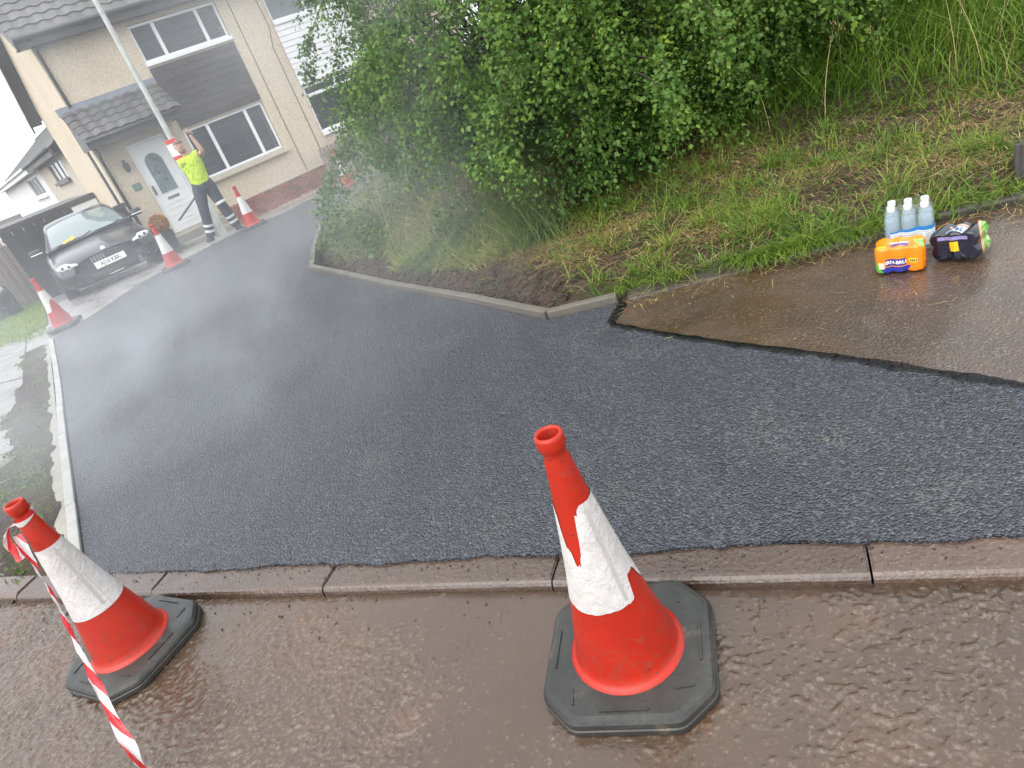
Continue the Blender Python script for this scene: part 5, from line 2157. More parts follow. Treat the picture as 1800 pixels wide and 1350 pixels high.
def orange_pack():
    t = NT('orange_film_print')
    v = t.coord('Object')
    xyz = t.sep(v)
    H = .125
    col = t.mix(t.noise(v, 8, 3), (.86, .20, .004), (.92, .27, .008))
    orange = col
    blue = (.025, .035, .30)
    green = (.13, .46, .06)
    yellow = (.88, .62, .02)
    side = t.math('LESS_THAN', xyz[1], -.035)
    low = boxmask(t, xyz, -.2, .028, -.01, .030, -.55)
    col = t.mix(t.math('MULTIPLY', low, side), col, blue)
    tri = t.math('MULTIPLY', t.math('LESS_THAN', t.math('ADD', xyz[0], t.math('MULTIPLY', xyz[2], .55)), -.062), t.math('LESS_THAN', xyz[2], .062))
    col = t.mix(t.math('MULTIPLY', tri, side), col, green)
    logo = boxmask(t, xyz, -.055, .026, .034, .068)
    col = t.mix(t.math('MULTIPLY', logo, side), col, (.06, .05, .22))
    six = boxmask(t, xyz, -.082, -.060, .024, .054)
    col = t.mix(t.math('MULTIPLY', six, side), col, (.70, .78, .50))
    yb = boxmask(t, xyz, .036, .070, .044, .064)
    col = t.mix(t.math('MULTIPLY', yb, side), col, yellow)
    top = t.math('GREATER_THAN', xyz[2], H - .022)
    yt = boxmask(t, xyz, -.085, -.052, -.05, -.025, 0, (0, 1))
    col = t.mix(t.math('MULTIPLY', top, yt), col, yellow)
    tl = boxmask(t, xyz, -.034, .036, -.040, -.006, 0, (0, 1))
    col = t.mix(t.math('MULTIPLY', top, tl), col, (.16, .10, .28))
    tg = boxmask(t, xyz, .058, .2, -.05, .012, .4, (0, 1))
    col = t.mix(t.math('MULTIPLY', top, tg), col, (.25, .58, .12))
    mt = t.bsdf(col, .22, t.bump(t.noise(v, 45, 4), .22, .004), spec=.5, coat=.35)
    p = empty('drinks_pack', (1.845, 2.745, .037), PACK_YAW)
    tag(p, 'orange shrink wrapped pack of six drink cans nearest the tarmac', 'drinks pack')
    pack_film('film', H, mt, p)
    m_w = pmat('print_white', (.80, .80, .80), .35, .03)
    m_k = pmat('print_dark', (.10, .05, .06), .4, .1)
    wrap_text('lettering', 'IRN-BRU', .0215, -.0145, .051, m_w, p, .0007)
    top_text('lettering', 'IRN-BRU', .0200, .001, -.023, H + .0025, m_w, p, .0007)
    for i in range(4):
        wx = .041 + i * .0075
        pyobj('price_mark', [(wx, front_y(wx) - .0015, .049), (wx + .0045, front_y(wx + .0045) - .0015, .049), (wx + .0045, front_y(wx + .0045) - .0015, .059), (wx, front_y(wx) - .0015, .059)], [(0, 1, 2, 3)], m_k, p)
        wx = -.082 + i * .0075
        pyobj('price_mark', [(wx, -.042, H + .0018), (wx + .0045, -.042, H + .0018), (wx + .0045, -.032, H + .0018), (wx, -.032, H + .0018)], [(0, 1, 2, 3)], m_k, p)
    return p


orange_pack()


def dark_pack():
    t = NT('navy_film_print')
    v = t.coord('Object')
    xyz = t.sep(v)
    H = .125
    col = t.mix(t.noise(v, 7, 3), (.006, .007, .016), (.014, .014, .030))
    green = (.13, .33, .05)
    # diagonal green end panels with pale and orange edges
    e = t.math('ADD', t.math('ABSOLUTE', xyz[0]), t.math('MULTIPLY', xyz[2], -.45))
    col = t.mix(t.math('MULTIPLY', t.math('GREATER_THAN', e, .056), t.math('LESS_THAN', e, .064)), col, (.78, .28, .10))
    col = t.mix(t.math('GREATER_THAN', e, .064), col, green)
    col = t.mix(t.math('MULTIPLY', t.math('GREATER_THAN', e, .078), t.math('GREATER_THAN', t.noise(v, 30, 2), .52)), col, (.50, .62, .30))
    side = t.math('LESS_THAN', xyz[1], -.03)
    lab = boxmask(t, xyz, -.034, .034, .045, .100)
    col = t.mix(t.math('MULTIPLY', lab, side), col, (.45, .55, .66))
    bar = boxmask(t, xyz, -.040, .040, .030, .040)
    col = t.mix(t.math('MULTIPLY', bar, side), col, (.72, .36, .22))
    top = t.math('GREATER_THAN', xyz[2], H - .02)
    bd = boxmask(t, xyz, -.018, .016, -.022, .022, 0, (0, 1))
    col = t.mix(t.math('MULTIPLY', top, bd), col, (.85, .50, .02))
    st = boxmask(t, xyz, -.06, .06, -.046, -.030, 0, (0, 1))
    col = t.mix(t.math('MULTIPLY', top, st), col, (.30, .26, .52))
    mt = t.bsdf(col, .20, t.bump(t.noise(v, 40, 4), .35, .005), spec=.5, coat=.4)
    p = empty('drinks_pack', (2.10, 2.665, .037), 0)
    # tipped over: its long side up, can ends facing the camera and to the right
    p.rotation_euler = (Matrix.Rotation(PACK_YAW - R(28), 4, 'Z') @ Matrix.Rotation(R(8), 4, 'Y') @ Matrix.Rotation(R(-80), 4, 'X') @ Matrix.Rotation(R(180), 4, 'Z')).to_euler()
    p.rotation_euler = (Matrix.Rotation(PACK_YAW - R(22), 4, 'Z') @ Matrix.Rotation(R(-7), 4, 'Y') @ Matrix.Rotation(R(90), 4, 'X') @ Matrix.Rotation(R(180), 4, 'Z')).to_euler()
    tag(p, 'dark navy shrink wrapped drinks pack lying on its side by the kerb', 'drinks pack')
    q = empty('x'); bpy.data.objects.remove(q)
    f = pack_film('film', H, mt, p)
    bpy.context.view_layer.update()
    mw = p.rotation_euler.to_matrix()
    zmin = min((mw @ v.co).z for v in f.data.vertices)
    p.location.z = .037 - zmin
    # dark marks on the pale label
    m_k = pmat('label_dark_print', (.02, .03, .12), .4, .2)
    for (a, b, c, d) in ((-.028, -.018, .060, .092), (-.014, -.004, .070, .095), (0, .012, .055, .075), (.016, .028, .065, .090), (-.028, -.006, .050, .055)):
        pyobj('label_mark', [(a, front_y(a) - .0012, c), (b, front_y(b) - .0012, c), (b, front_y(b) - .0012, d), (a, front_y(a) - .0012, d)], [(0, 1, 2, 3)], m_k, p)


dark_pack()


def water_pack():
    p = empty('bottle_pack', (2.000, 2.895, .037), PACK_YAW + R(2))
    tag(p, 'shrink wrapped pack of clear water bottles with white caps and blue label', 'bottle pack')
    t = NT('clear_bottle_plastic')
    v = t.coord('Object')
    bott = t.bsdf((.50, .62, .68), .08, t.bump(t.noise(v, 30, 2), .15, .004), spec=.8, alpha=.14)
    cap = pmat('white_cap', (.62, .65, .66), .4, .04)
    prof = [(.028, 0), (.031, .004), (.032, .015), (.0305, .03), (.032, .045), (.0305, .06), (.032, .075), (.032, .12), (.0315, .15), (.027, .172), (.019, .190), (.0135, .200), (.013, .206)]
    water = NT('water_in_bottle').bsdf((.34, .50, .60), .05, None, spec=.4, alpha=.30)
    for i in range(3):
        for j in range(2):
            b = lathe('bottle', prof, bott, p, 20, True, True, loc=((i - 1) * .067, (j - .5) * .067, 0))
            lathe('cap', [(.0165, .200), (.0170, .203), (.0170, .219), (.0155, .223), (.0, .2235)], cap, b, 20)
            lathe('water', [(.026, .003), (.0295, .016), (.028, .03), (.0295, .045), (.028, .06), (.0295, .075), (.0295, .12), (.029, .148), (.025, .168), (.0, .1685)], water, b, 16)
    # printed label band round the pack, and the loose film above it
    global OUT
    tl = NT('blue_white_label')
    v = tl.coord('Object')
    xyz = tl.sep(v)
    col = tl.mix(tl.noise(v, 5, 2), (.66, .74, .78), (.74, .80, .82))
    col = tl.mix(tl.math('GREATER_THAN', xyz[2], .100), col, (.03, .20, .52))
    lines = tl.math('MULTIPLY', tl.math('GREATER_THAN', tl.math('FRACT', tl.math('MULTIPLY', xyz[2], 105)), .62), tl.math('LESS_THAN', xyz[2], .094))
    lines = tl.math('MULTIPLY', lines, tl.math('GREATER_THAN', tl.noise(v, 22, 2), .44))
    col = tl.mix(tl.math('MULTIPLY', lines, .8), col, (.25, .33, .45))
    pk = boxmask(tl, xyz, -.2, -.042, -.01, .085)
    col = tl.mix(pk, col, (.72, .62, .60))
    ml = tl.bsdf(col, .25, tl.bump(tl.noise(v, 40, 3), .25, .004), spec=.5)
    V, Fc = [], []
    n = len(OUT)
    for z in (.022, .05, .085, .114):
        for x, y in OUT:
            V.append((x * 1.04, y * 1.04, z + .006 * math.sin(x * 25)))
    for j in range(3):
        for i in range(n):
            if OUT[i][1] < -.01 and OUT[i][0] > -.075:
                Fc.append((j * n + i, j * n + (i + 1) % n, (j + 1) * n + (i + 1) % n, (j + 1) * n + i))
    pyobj('label', V, Fc, ml, p, True)
    tf = NT('clear_film')
    v = tf.coord('Object')
    mf = tf.bsdf((.80, .86, .90), .08, tf.bump(tf.noise(v, 28, 4, .6, .5), .5, .01), spec=.6, alpha=.07)
    V, Fc = [], []
    for s, z in ((.97, .002), (1.035, .02), (1.03, .10), (1.02, .165), (.96, .192), (.84, .214), (.70, .222)):
        for x, y in OUT:
            V.append((x * s, y * s, z + (.010 * noise.noise(Vector((x * 30, y * 30, z * 9))) if z > .15 else 0)))
    for j in range(6):
        for i in range(n):
            Fc.append((j * n + i, j * n + (i + 1) % n, (j + 1) * n + (i + 1) % n, (j + 1) * n + i))
    pyobj('shrink_film', V, Fc, mf, p, True)


water_pack()

# old timber stump at the right edge
def stump():
    s = empty('timber_post', (2.80, 3.10, float(bank_z(np.array([2.80]), np.array([3.10]))[0])))
    tag(s, 'weathered grey timber post stump at the right edge of the grass', 'post')
    bm = bmesh.new()
    bbox(bm, -.055, .055, -.055, .055, -.12, .17, .008, 2)
    bmesh.ops.subdivide_edges(bm, edges=bm.edges[:], cuts=3)
    for v in bm.verts:
        v.co += Vector((1, 1, .4)) * noise.noise(v.co * 22) * .012
    bmobj('stump', bm, m_wood('grey_timber', (.045, .042, .04), 'z', .8, .5), s)
    s.rotation_euler = (R(-6), R(10), R(20))


stump()

# blue and white toys by the brown fence
def toys():
    tb = empty('toy_tub', (-11.2, 19.6, gz(19.6)), R(20))
    tag(tb, 'small bright blue plastic tub on the lawn by the brown fence', 'tub')
    lathe('tub', [(.16, 0), (.18, .02), (.22, .30), (.235, .31), (.235, .33), (.21, .33), (.17, .05), (0, .04)], pmat('blue_plastic', (.03, .20, .62), .35, .1), tb, 24)
    tubeo('handle', [(-.22, 0, .3), (-.16, 0, .46), (0, 0, .52), (.16, 0, .46), (.22, 0, .3)], .012, M_WHITE, tb)


toys()

# loose chippings along the tarmac edges
def chippings():
    bm = bmesh.new()
    V = []
    for i in range(220):
        s = random.uniform(-2.6, 3.2)
        n = random.gauss(.10, .035)
        x, y = kp(s, n)
        z = .038 if n < .118 else .048
        V.append((x, y, z, random.uniform(.002, .0055)))
    for i in range(260):
        a = bit[random.randrange(3, len(bit) - 2)]
        x, y = a[0] + random.gauss(-.05, .06), a[1] + random.gauss(-.03, .08)
        V.append((x, y, gz(y) + .048, random.uniform(.002, .005)))
    for i in range(260):
        s, n = random.uniform(-2.6, 3.8), -abs(random.gauss(0, .09)) - .01
        x, y = kp(s, n)
        V.append((x, y, .001, random.uniform(.002, .006)))
    for x, y, z, r in V:
        m = Matrix.Translation((x, y, z)) @ Matrix.Rotation(random.uniform(0, 6), 4, (random.random(), random.random(), random.random() + .1)) @ Matrix.Diagonal((r, r * .8, r * .6, 1))
        bmesh.ops.create_icosphere(bm, subdivisions=1, radius=1, matrix=m)
    o = bmobj('loose_chippings', bm, m_objvar('dark_chippings', (.06, .055, .05), .4, .3))
    tag(o, 'loose dark chippings scattered along the kerb and joint', 'chippings', kind='stuff')


chippings()
# ------------------------------------------------------------------ cars
def baked(o):
    """apply an object's modifiers into plain mesh data"""
    dg = bpy.context.evaluated_depsgraph_get()
    me = bpy.data.meshes.new_from_object(o.evaluated_get(dg))
    o.modifiers.clear()
    o.data = me
    return o


def loft(stations, close=True):
    """stations: list of (y, [(x,z)...half profile from bottom centre to top centre])"""
    V, Fc = [], []
    full = []
    for y, hp in stations:
        ring = [(x, y, z) for x, z in hp] + [(-x, y, z) for x, z in hp[-2:0:-1]]
        full.append(ring)
    n = len(full[0])
    for r in full: V += r
    for i in range(len(full) - 1):
        for k in range(n):
            Fc.append((i * n + k, i * n + (k + 1) % n, (i + 1) * n + (k + 1) % n, (i + 1) * n + k))
    if close:
        Fc.append(tuple(range(n)))
        Fc.append(tuple(range((len(full) - 1) * n, len(full) * n))[::-1])
    return V, Fc


def m_paint(name, c):
    t = NT(name)
    v = t.coord('Object')
    fl = t.noise(v, 400, 2)
    col = t.ramp(fl, [(.3, sc3(c, .8)), (.7, sc3(c, 1.3))])
    drops = t.bump(t.voro(v, 90), .10, .002)
    return t.bsdf(col, .30, drops, .2, .4, .45)


M_CARGLASS = NT('car_glass').bsdf((.16, .20, .20), .05, None, spec=.8, coat=.6)
M_LENS = pmat('headlamp_lens', (.62, .64, .62), .12, .25, 30, 0, 60, .7, coat=.8)
M_CHROME = pmat('chrome', (.75, .76, .77), .15, .05, metallic=1.0)
M_BLACKPL = pmat('black_trim', (.012, .012, .014), .45, .3)
M_TYRE = pmat('tyre_rubber', (.016, .016, .017), .75, .3)
M_ALLOY = pmat('alloy_rim', (.36, .37, .38), .3, .15, metallic=.8)


def make_car(name, label, loc, rz, tilt, paint, plate_text=None, detail=True):
    c = empty(name, loc, rz)
    c.rotation_euler = (tilt, 0, rz)
    tag(c, label, 'car')

    def hp(w, top, zb=.20, nose=0):
        return [(0, zb), (w * .84, zb), (w * .97, zb + .10), (w, zb + .26 - nose * .02), (w * .985, top - .20), (w * .90, top - .055), (w * .52, top - .008), (0, top)]
    st = [(0.0, hp(.60, .66, .24)), (.05, hp(.74, .69, .22)), (.20, hp(.845, .745, .20)), (.5, hp(.885, .82)), (1.0, hp(.90, .885)), (1.5, hp(.905, .945)), (1.75, hp(.905, .965)), (2.7, hp(.91, .975)), (3.7, hp(.90, 1.0)), (4.3, hp(.86, 1.03)), (4.56, hp(.80, .98, .25)), (4.62, hp(.70, .90, .30))]
    v, f = loft(st)
    body = pyobj('body', v, f, paint, c, True)
    sub = body.modifiers.new('s', 'SUBSURF'); sub.levels = 2; sub.render_levels = 2
    cut = []
    for y in (.82, 3.62):
        for sx in (-1, 1):
            bm = bmesh.new()
            bmesh.ops.create_cone(bm, cap_ends=True, segments=28, radius1=.365, radius2=.365, depth=.62, matrix=Matrix.Translation((sx * .92, y, .33)) @ Matrix.Rotation(R(90), 4, 'Y'))
            k = bmobj('cut', bm, M_BLACKPL, c)
            cut.append(k)
            b = body.modifiers.new('b', 'BOOLEAN'); b.operation = 'DIFFERENCE'; b.object = k; b.solver = 'EXACT'
    bpy.context.view_layer.update()
    baked(body)
    body.data.polygons.foreach_set('use_smooth', [True] * len(body.data.polygons))
    for k in cut: bpy.data.objects.remove(k)
    # greenhouse
    gh = [(1.40, .745, .945, .955), (2.22, .60, 1.32, 1.375), (2.5, .59, 1.37, 1.43), (3.1, .585, 1.37, 1.435), (3.6, .575, 1.32, 1.385), (4.12, .62, 1.03, 1.05)]
    st = []
    for y, xt, zs, zt in gh:
        st.append((y, [(0, .85), (.80, .85), (.79, .95), (xt + .02, zs - .02), (xt - .04, zs + (zt - zs) * .6), (xt * .55, zt), (0, zt + .006)]))
    v, f = loft(st)
    cab = pyobj('cabin', v, f, paint, c, True)
    # windscreen: curved sheet a few mm proud of the shell
    V, Fc = [], []
    nu, nv = 12, 6
    for j in range(nv + 1):
        t_ = .05 + .90 * j / nv
        hw = .735 + (.59 - .735) * t_
        for i in range(nu + 1):
            u = -1 + 2 * i / nu
            x = u * hw * .93
            V.append((x, 1.40 + .82 * t_ - .10 * (1 - u * u) - .004, .955 + .42 * t_ - .05 * u * u * t_ + .035 * math.sin(math.pi * t_) * 1.0 + .012))
    for j in range(nv):
        for i in range(nu):
            a = j * (nu + 1) + i
            Fc.append((a, a + 1, a + nu + 2, a + nu + 1))
    pyobj('windscreen', V, Fc, M_CARGLASS, c, True)
    V2 = [(x, y + .02, z - .012) for x, y, z in V]
    for sx in (-1, 1):
        pyobj('side_window', [(sx * .775, 1.72, .975), (sx * .775, 3.75, .985), (sx * .60, 3.42, 1.33), (sx * .615, 2.32, 1.33)], [(0, 1, 2, 3)], M_CARGLASS, c)
        tubeo('window_trim', [(sx * .785, 1.70, .972), (sx * .785, 3.8, .985)], .008, M_CHROME, c, 5)
    pyobj('rear_window', [(-.52, 4.08, 1.075), (.52, 4.08, 1.075), (.48, 3.66, 1.37), (-.48, 3.66, 1.37)], [(0, 1, 2, 3)], M_CARGLASS, c)
    # lamps
    for sx in (-1, 1):
        hl = empty('headlight', (sx * .625, .125, .625), R(sx * 30)); hl.parent = c
        bm = bmesh.new()
        bmesh.ops.create_uvsphere(bm, u_segments=24, v_segments=12, radius=1, matrix=Matrix.Diagonal((.215, .085, .068, 1)))
        for v_ in bm.verts:
            if v_.co.x * sx < 0: v_.co.z *= .62
            v_.co.z += v_.co.x * sx * .10
        bmobj('lens', bm, M_LENS, hl, True)
        for k, xx in enumerate((-.055, .055)):
            tv, tf = tube_geo([(xx + .034 * math.cos(a), -.078, .005 + .034 * math.sin(a) + xx * sx * .1) for a in np.linspace(0, 2 * math.pi, 17)], .006, 6, False)
            pyobj('light_ring', tv, tf, M_WHITE, hl, True)
            bm = bmesh.new()
            bmesh.ops.create_circle(bm, cap_ends=True, segments=16, radius=.028, matrix=Matrix.Translation((xx, -.082, .005 + xx * sx * .1)) @ Matrix.Rotation(R(90), 4, 'X'))
            bmobj('projector', bm, M_BLACKPL, hl)
        bm = bmesh.new(); bbox(bm, -.012, .012, -.015, .015, -.03, .03, .006)
        # kidney grille
        g = empty('grille', (sx * .155, -.012, .575), R(sx * 7)); g.parent = c
        bm = bmesh.new(); bbox(bm, -.125, .125, -.012, .05, -.062, .062, .03, 3)
        bmobj('grille_opening', bm, M_BLACKPL, g, True)
        for k in range(9):
            boxo('grille_bar', -.10 + k * .025 - .003, -.10 + k * .025 + .003, -.018, -.0125, -.045, .045, M_BLACKPL if k % 2 else M_CHROME, g)
        # side intake and fog lamp
        bm = bmesh.new(); bbox(bm, -.15, .15, -.03, .05, -.065, .055, .025, 2)
        bmobj('side_intake', bm, M_BLACKPL, c, True, loc=(sx * .60, .075, .335), rot=(0, 0, R(sx * 27)))
        fg = lathe('fog_light', [(.0, .012), (.03, .010), (.038, 0), (.038, -.03)], M_LENS, c, 16)
        fg.location = (sx * .60, .025, .345); fg.rotation_euler = (R(90), 0, R(sx * 20))
        # mirrors
        m = empty('door_mirror', (sx * .86, 1.72, 1.0), 0); m.parent = c
        bm = bmesh.new(); bbox(bm, -.04 + sx * .08 - .07, .04 + sx * .08 + .07, -.10, .06, -.055, .075, .045, 3)
        bmobj('shell', bm, paint, m, True)
        boxo('indicator', sx * .08 - .10, sx * .08 + .10, -.106, -.09, -.02, .0, M_WHITE, m, .004)
        tubeo('stalk', [(-sx * .06, .02, -.03), (sx * .03, 0, -.04)], .022, M_BLACKPL, m)
    bm = bmesh.new(); bbox(bm, -.40, .40, -.03, .05, -.05, .05, .025, 2)
    bmobj('lower_intake', bm, M_BLACKPL, c, True, loc=(0, .0, .31))
    boxo('splitter_fin', -.12, .12, -.045, -.02, .255, .265, M_CHROME, c, .003)
    bm = bmesh.new(); bbox(bm, -.26, .26, -.040, -.028, .415, .527, .006, 2)
    pl = bmobj('number_plate', bm, pmat('plate_white', (.80, .80, .77), .35, .03), c)
    if plate_text:
        me = text_mesh(plate_text, .098, .0008, 'CENTER', .0006)
        me.materials.clear()
        t = mobj('plate_lettering', me, M_BLACKPL, pl, loc=(0, -.0415, .470), rot=(R(90), 0, 0))
        t.scale = (.86, 1, 1)
    # bonnet roundel
    b = lathe('roundel', [(.0, .006), (.036, .005), (.041, 0)], M_WHITE, c, 24)
    b.location = (0, .055, .694); b.rotation_euler = (R(62), 0, 0)
    tubeo('wiper', [(-.60, 1.36, .965), (-.1, 1.30, .985), (.05, 1.34, 1.02)], .008, M_BLACKPL, c, 5)
    tubeo('wiper', [(.05, 1.30, .97), (.45, 1.36, .985), (.58, 1.42, 1.01)], .008, M_BLACKPL, c, 5)
    # wheels
    for y in (.82, 3.62):
        for sx in (-1, 1):
            w = empty('wheel', (sx * .80, y, .33), 0); w.parent = c
            w.rotation_euler = (0, R(90), 0)
            lathe('tyre', [(.22, -.10), (.30, -.11), (.325, -.09), (.33, 0), (.325, .09), (.30, .11), (.22, .10)], M_TYRE, w, 32)
            bm = bmesh.new()
            bmesh.ops.create_circle(bm, cap_ends=True, segments=24, radius=.07, matrix=Matrix.Translation((0, 0, sx * .085)))
            for k in range(10):
                bbox(bm, .05, .225, -.016, .016, sx * .07 - .01, sx * .07 + .01, 0, 1, Matrix.Rotation(k * math.pi / 5, 4, 'Z'))
            bmobj('rim', bm, M_ALLOY, w)
            bm = bmesh.new()
            bmesh.ops.create_circle(bm, cap_ends=True, segments=24, radius=.23)
            bmobj('brake_disc', bm, M_BLACKPL, w)
    return c


CAR_LOC = (-5.72, 12.78, gz(12.78) - .05)
make_car('parked_car', 'dark grey saloon car parked facing the camera between cones and house', CAR_LOC, R(27), R(-3.0), m_paint('dark_grey_car_paint', (.012, .013, .017)), 'AJ16 KBK')
make_car('parked_car', 'black car beside the lawn cut off by the left edge of the photo', (-9.05, 13.7, gz(14.2) - .02), R(35), R(-2.0), m_paint('black_car_paint', (.010, .011, .014)))
# yellow cloth left on the windscreen base of the grey car
yc = empty('yellow_cloth', (0, 0, 0))
bpy.context.view_layer.update()
_m = Matrix.Translation(CAR_LOC) @ Matrix.Rotation(R(27), 4, 'Z')
yc.location = _m @ Vector((-.36, 1.36, .985)); yc.location.z -= .07
yc.rotation_euler = (R(12), R(-6), R(45))
tag(yc, 'orange yellow cloth lying at the bottom of the grey car windscreen', 'cloth')
V, Fc = [], []
for i in range(9):
    for j in range(7):
        x, y = (i / 8 - .5) * .24, (j / 6 - .5) * .13
        V.append((x, y, .03 + .03 * noise.noise(Vector((x * 14, y * 14, 2))) - .5 * y * y))
for i in range(8):
    for j in range(6):
        a_ = i * 7 + j
        Fc.append((a_, a_ + 1, a_ + 8, a_ + 7))
pyobj('fold', V, Fc, pmat('yellow_cloth', (.70, .36, .05), .8, .25, 20), yc, True)


# ------------------------------------------------------------------ the waving worker
def skin_mesh(name, nodes, edges, mat, parent, root=0, sub=2):
    me = bpy.data.meshes.new(name)
    keys = list(nodes)
    me.from_pydata([nodes[k][0] for k in keys], [(keys.index(a), keys.index(b)) for a, b in edges], [])
    o = bpy.data.objects.new(name, me)
    link(o)
    md = o.modifiers.new('skin', 'SKIN')
    md.use_smooth_shade = True
    md.branch_smoothing = .6
    sv = me.skin_vertices[0].data
    for i, k in enumerate(keys):
        r = nodes[k][1]
        sv[i].radius = r if hasattr(r, '__len__') else (r, r)
        sv[i].use_root = (i == root)
    s = o.modifiers.new('s', 'SUBSURF'); s.levels = sub; s.render_levels = sub
    bpy.context.view_layer.update()
    baked(o)
    o.parent = parent
    o.data.materials.clear()
    o.data.materials.append(mat)
    o.data.polygons.foreach_set('use_smooth', [True] * len(o.data.polygons))
    return o


def person():
    p = empty('person', (-4.20, 13.29, gz(13.29) + .046), math.atan2(.3015, .953))
    tag(p, 'road worker in yellow high visibility top and dark trousers waving with one raised hand', 'person')
    skin = pmat('skin', (.50, .28, .20), .5, .12, 9)
    hivis = NT('hi_vis_yellow')
    v = hivis.coord('Object')
    fold = hivis.noise(v, 9, 3, .5, 1.0)
    hv = hivis.bsdf(hivis.ramp(fold, [(.3, (.36, .52, .015)), (.7, (.54, .74, .04))]), .75, hivis.bump(fold, 1.0, .06), spec=.2)  # fold shading painted into the yellow, darker in the creases
    trous = pmat('navy_work_trousers', (.028, .032, .048), .85, .25, 10, .5, 18)
    bootm = pmat('dark_boot', (.022, .021, .022), .6, .3)
    refl = pmat('reflective_band', (.62, .64, .64), .4, .08)
    hairm = pmat('short_brown_hair', (.13, .085, .06), .8, .3, 30)
    N = dict(
        pelvis=((.36, 0, .93), (.125, .10)), belly=((.37, 0, 1.08), (.125, .10)), chest=((.385, .0, 1.30), (.15, .11)), neckb=((.375, 0, 1.44), (.085, .07)), neck=((.355, -.01, 1.50), .055), jaw=((.335, -.03, 1.57), (.062, .07)), head=((.330, -.02, 1.65), (.080, .092)), crown=((.332, -.01, 1.715), (.058, .07)),
        shL=((.52, .03, 1.41), .065), elL=((.635, -.14, 1.43), .045), wrL=((.585, -.16, 1.69), .030), paL=((.578, -.16, 1.75), (.036, .018)),
        shR=((.24, -.03, 1.39), .065), elR=((.25, .12, 1.14), .045), wrR=((.24, .06, .90), .030), paR=((.235, .03, .84), (.034, .022)),
        hipL=((.455, .01, .87), .10), knL=((.495, -.05, .50), .062), anL=((.555, .0, .12), .042),
        hipR=((.27, .0, .87), .10), knR=((.165, -.05, .50), .062), anR=((.065, .0, .12), .042))
    E_ = [('pelvis', 'belly'), ('belly', 'chest'), ('chest', 'neckb'), ('neckb', 'neck'), ('neck', 'jaw'), ('jaw', 'head'), ('head', 'crown'), ('chest', 'shL'), ('shL', 'elL'), ('elL', 'wrL'), ('wrL', 'paL'), ('chest', 'shR'), ('shR', 'elR'), ('elR', 'wrR'), ('wrR', 'paR'), ('pelvis', 'hipL'), ('hipL', 'knL'), ('knL', 'anL'), ('pelvis', 'hipR'), ('hipR', 'knR'), ('knR', 'anR')]
    skin_mesh('body', N, E_, skin, p)
    g = 1.0

    def fat(k, d):
        r = N[k][1]
        return (N[k][0], tuple(x + d for x in r) if hasattr(r, '__len__') else r + d)
    # shirt: torso and short sleeves
    lerp = lambda a, b, t: tuple(Vector(a).lerp(Vector(b), t))
    SV, SF = [], []

    def sadd(v_, f_, amp=.008):
        o_ = len(SV)
        SV.extend(Vector(q) + Vector((1, 1, 0)) * amp * noise.noise(Vector((q[0] * 11, q[1] * 11, q[2] * 7))) for q in v_)
        SF.extend(tuple(i + o_ for i in ff) for ff in f_)
    tors = [((.362, 0, .925), .168, .125), ((.362, 0, .96), .172, .128), ((.366, 0, 1.06), .166, .122), ((.372, 0, 1.18), .172, .125), ((.380, 0, 1.30), .188, .130), ((.383, 0, 1.385), .186, .118), ((.380, 0, 1.43), .135, .092), ((.374, 0, 1.465), .072, .066)]
    nn_ = 24
    v_ = [(c_[0] + rx_ * math.cos(2 * math.pi * k / nn_), c_[1] + ry_ * math.sin(2 * math.pi * k / nn_), c_[2] + (.02 * math.cos(2 * math.pi * k / nn_) if 1.2 < c_[2] < 1.44 else 0)) for c_, rx_, ry_ in tors for k in range(nn_)]
    f_ = [(i * nn_ + k, i * nn_ + (k + 1) % nn_, (i + 1) * nn_ + (k + 1) % nn_, (i + 1) * nn_ + k) for i in range(len(tors) - 1) for k in range(nn_)]
    sadd(v_, f_)
    for s_, t_ in (('L', .60), ('R', .65)):
        sh, el = Vector(N['sh' + s_][0]), Vector(N['el' + s_][0])
        ctr = Vector((.38, 0, 1.36))
        tv_, tf_ = tube_geo([ctr.lerp(sh, .55), sh, sh.lerp(el, t_ * .5), sh.lerp(el, t_)], [.085, .088, .078, .076], 16, False)
        sadd(tv_, tf_)
    pyobj('shirt', SV, SF, hv, p, True)
    T = dict(anL=((.55, 0, .10), .078), anR=((.07, 0, .10), .078))
    V, Fc = [], []

    def add(vf):
        o_ = len(V)
        V.extend(vf[0])
        Fc.extend(tuple(i + o_ for i in ff) for ff in vf[1])

    def wrinkle(vf, amp):
        return [Vector(q) + Vector((1, 1, 0)) * amp * noise.noise(Vector(q) * 13) for q in vf[0]], vf[1]
    for s_, sg in (('L', 1), ('R', -1)):
        hp_, kn_, an_ = Vector(N['hip' + s_][0]), Vector(N['kn' + s_][0]), Vector(T['an' + s_][0])
        pts = [hp_ + Vector((-sg * .02, 0, .12)), hp_ + Vector((0, 0, .0)), hp_.lerp(kn_, .35), hp_.lerp(kn_, .75), kn_, kn_.lerp(an_, .35), kn_.lerp(an_, .7), an_, an_ + Vector((0, 0, -.03))]
        add(wrinkle(tube_geo(pts, [.10, .118, .108, .094, .088, .086, .083, .080, .070], 18), .010))
    tv_, tf_ = tube_geo([(.362, 0, .80), (.362, 0, .86), (.362, 0, .95), (.362, 0, 1.02)], [.13, .165, .168, .150], 22)
    tv_ = [Vector((.362 + (q[0] - .362) * 1.10, q[1] * .78, q[2])) for q in tv_]
    add((tv_, tf_))
    pyobj('trousers', V, Fc, trous, p, True)
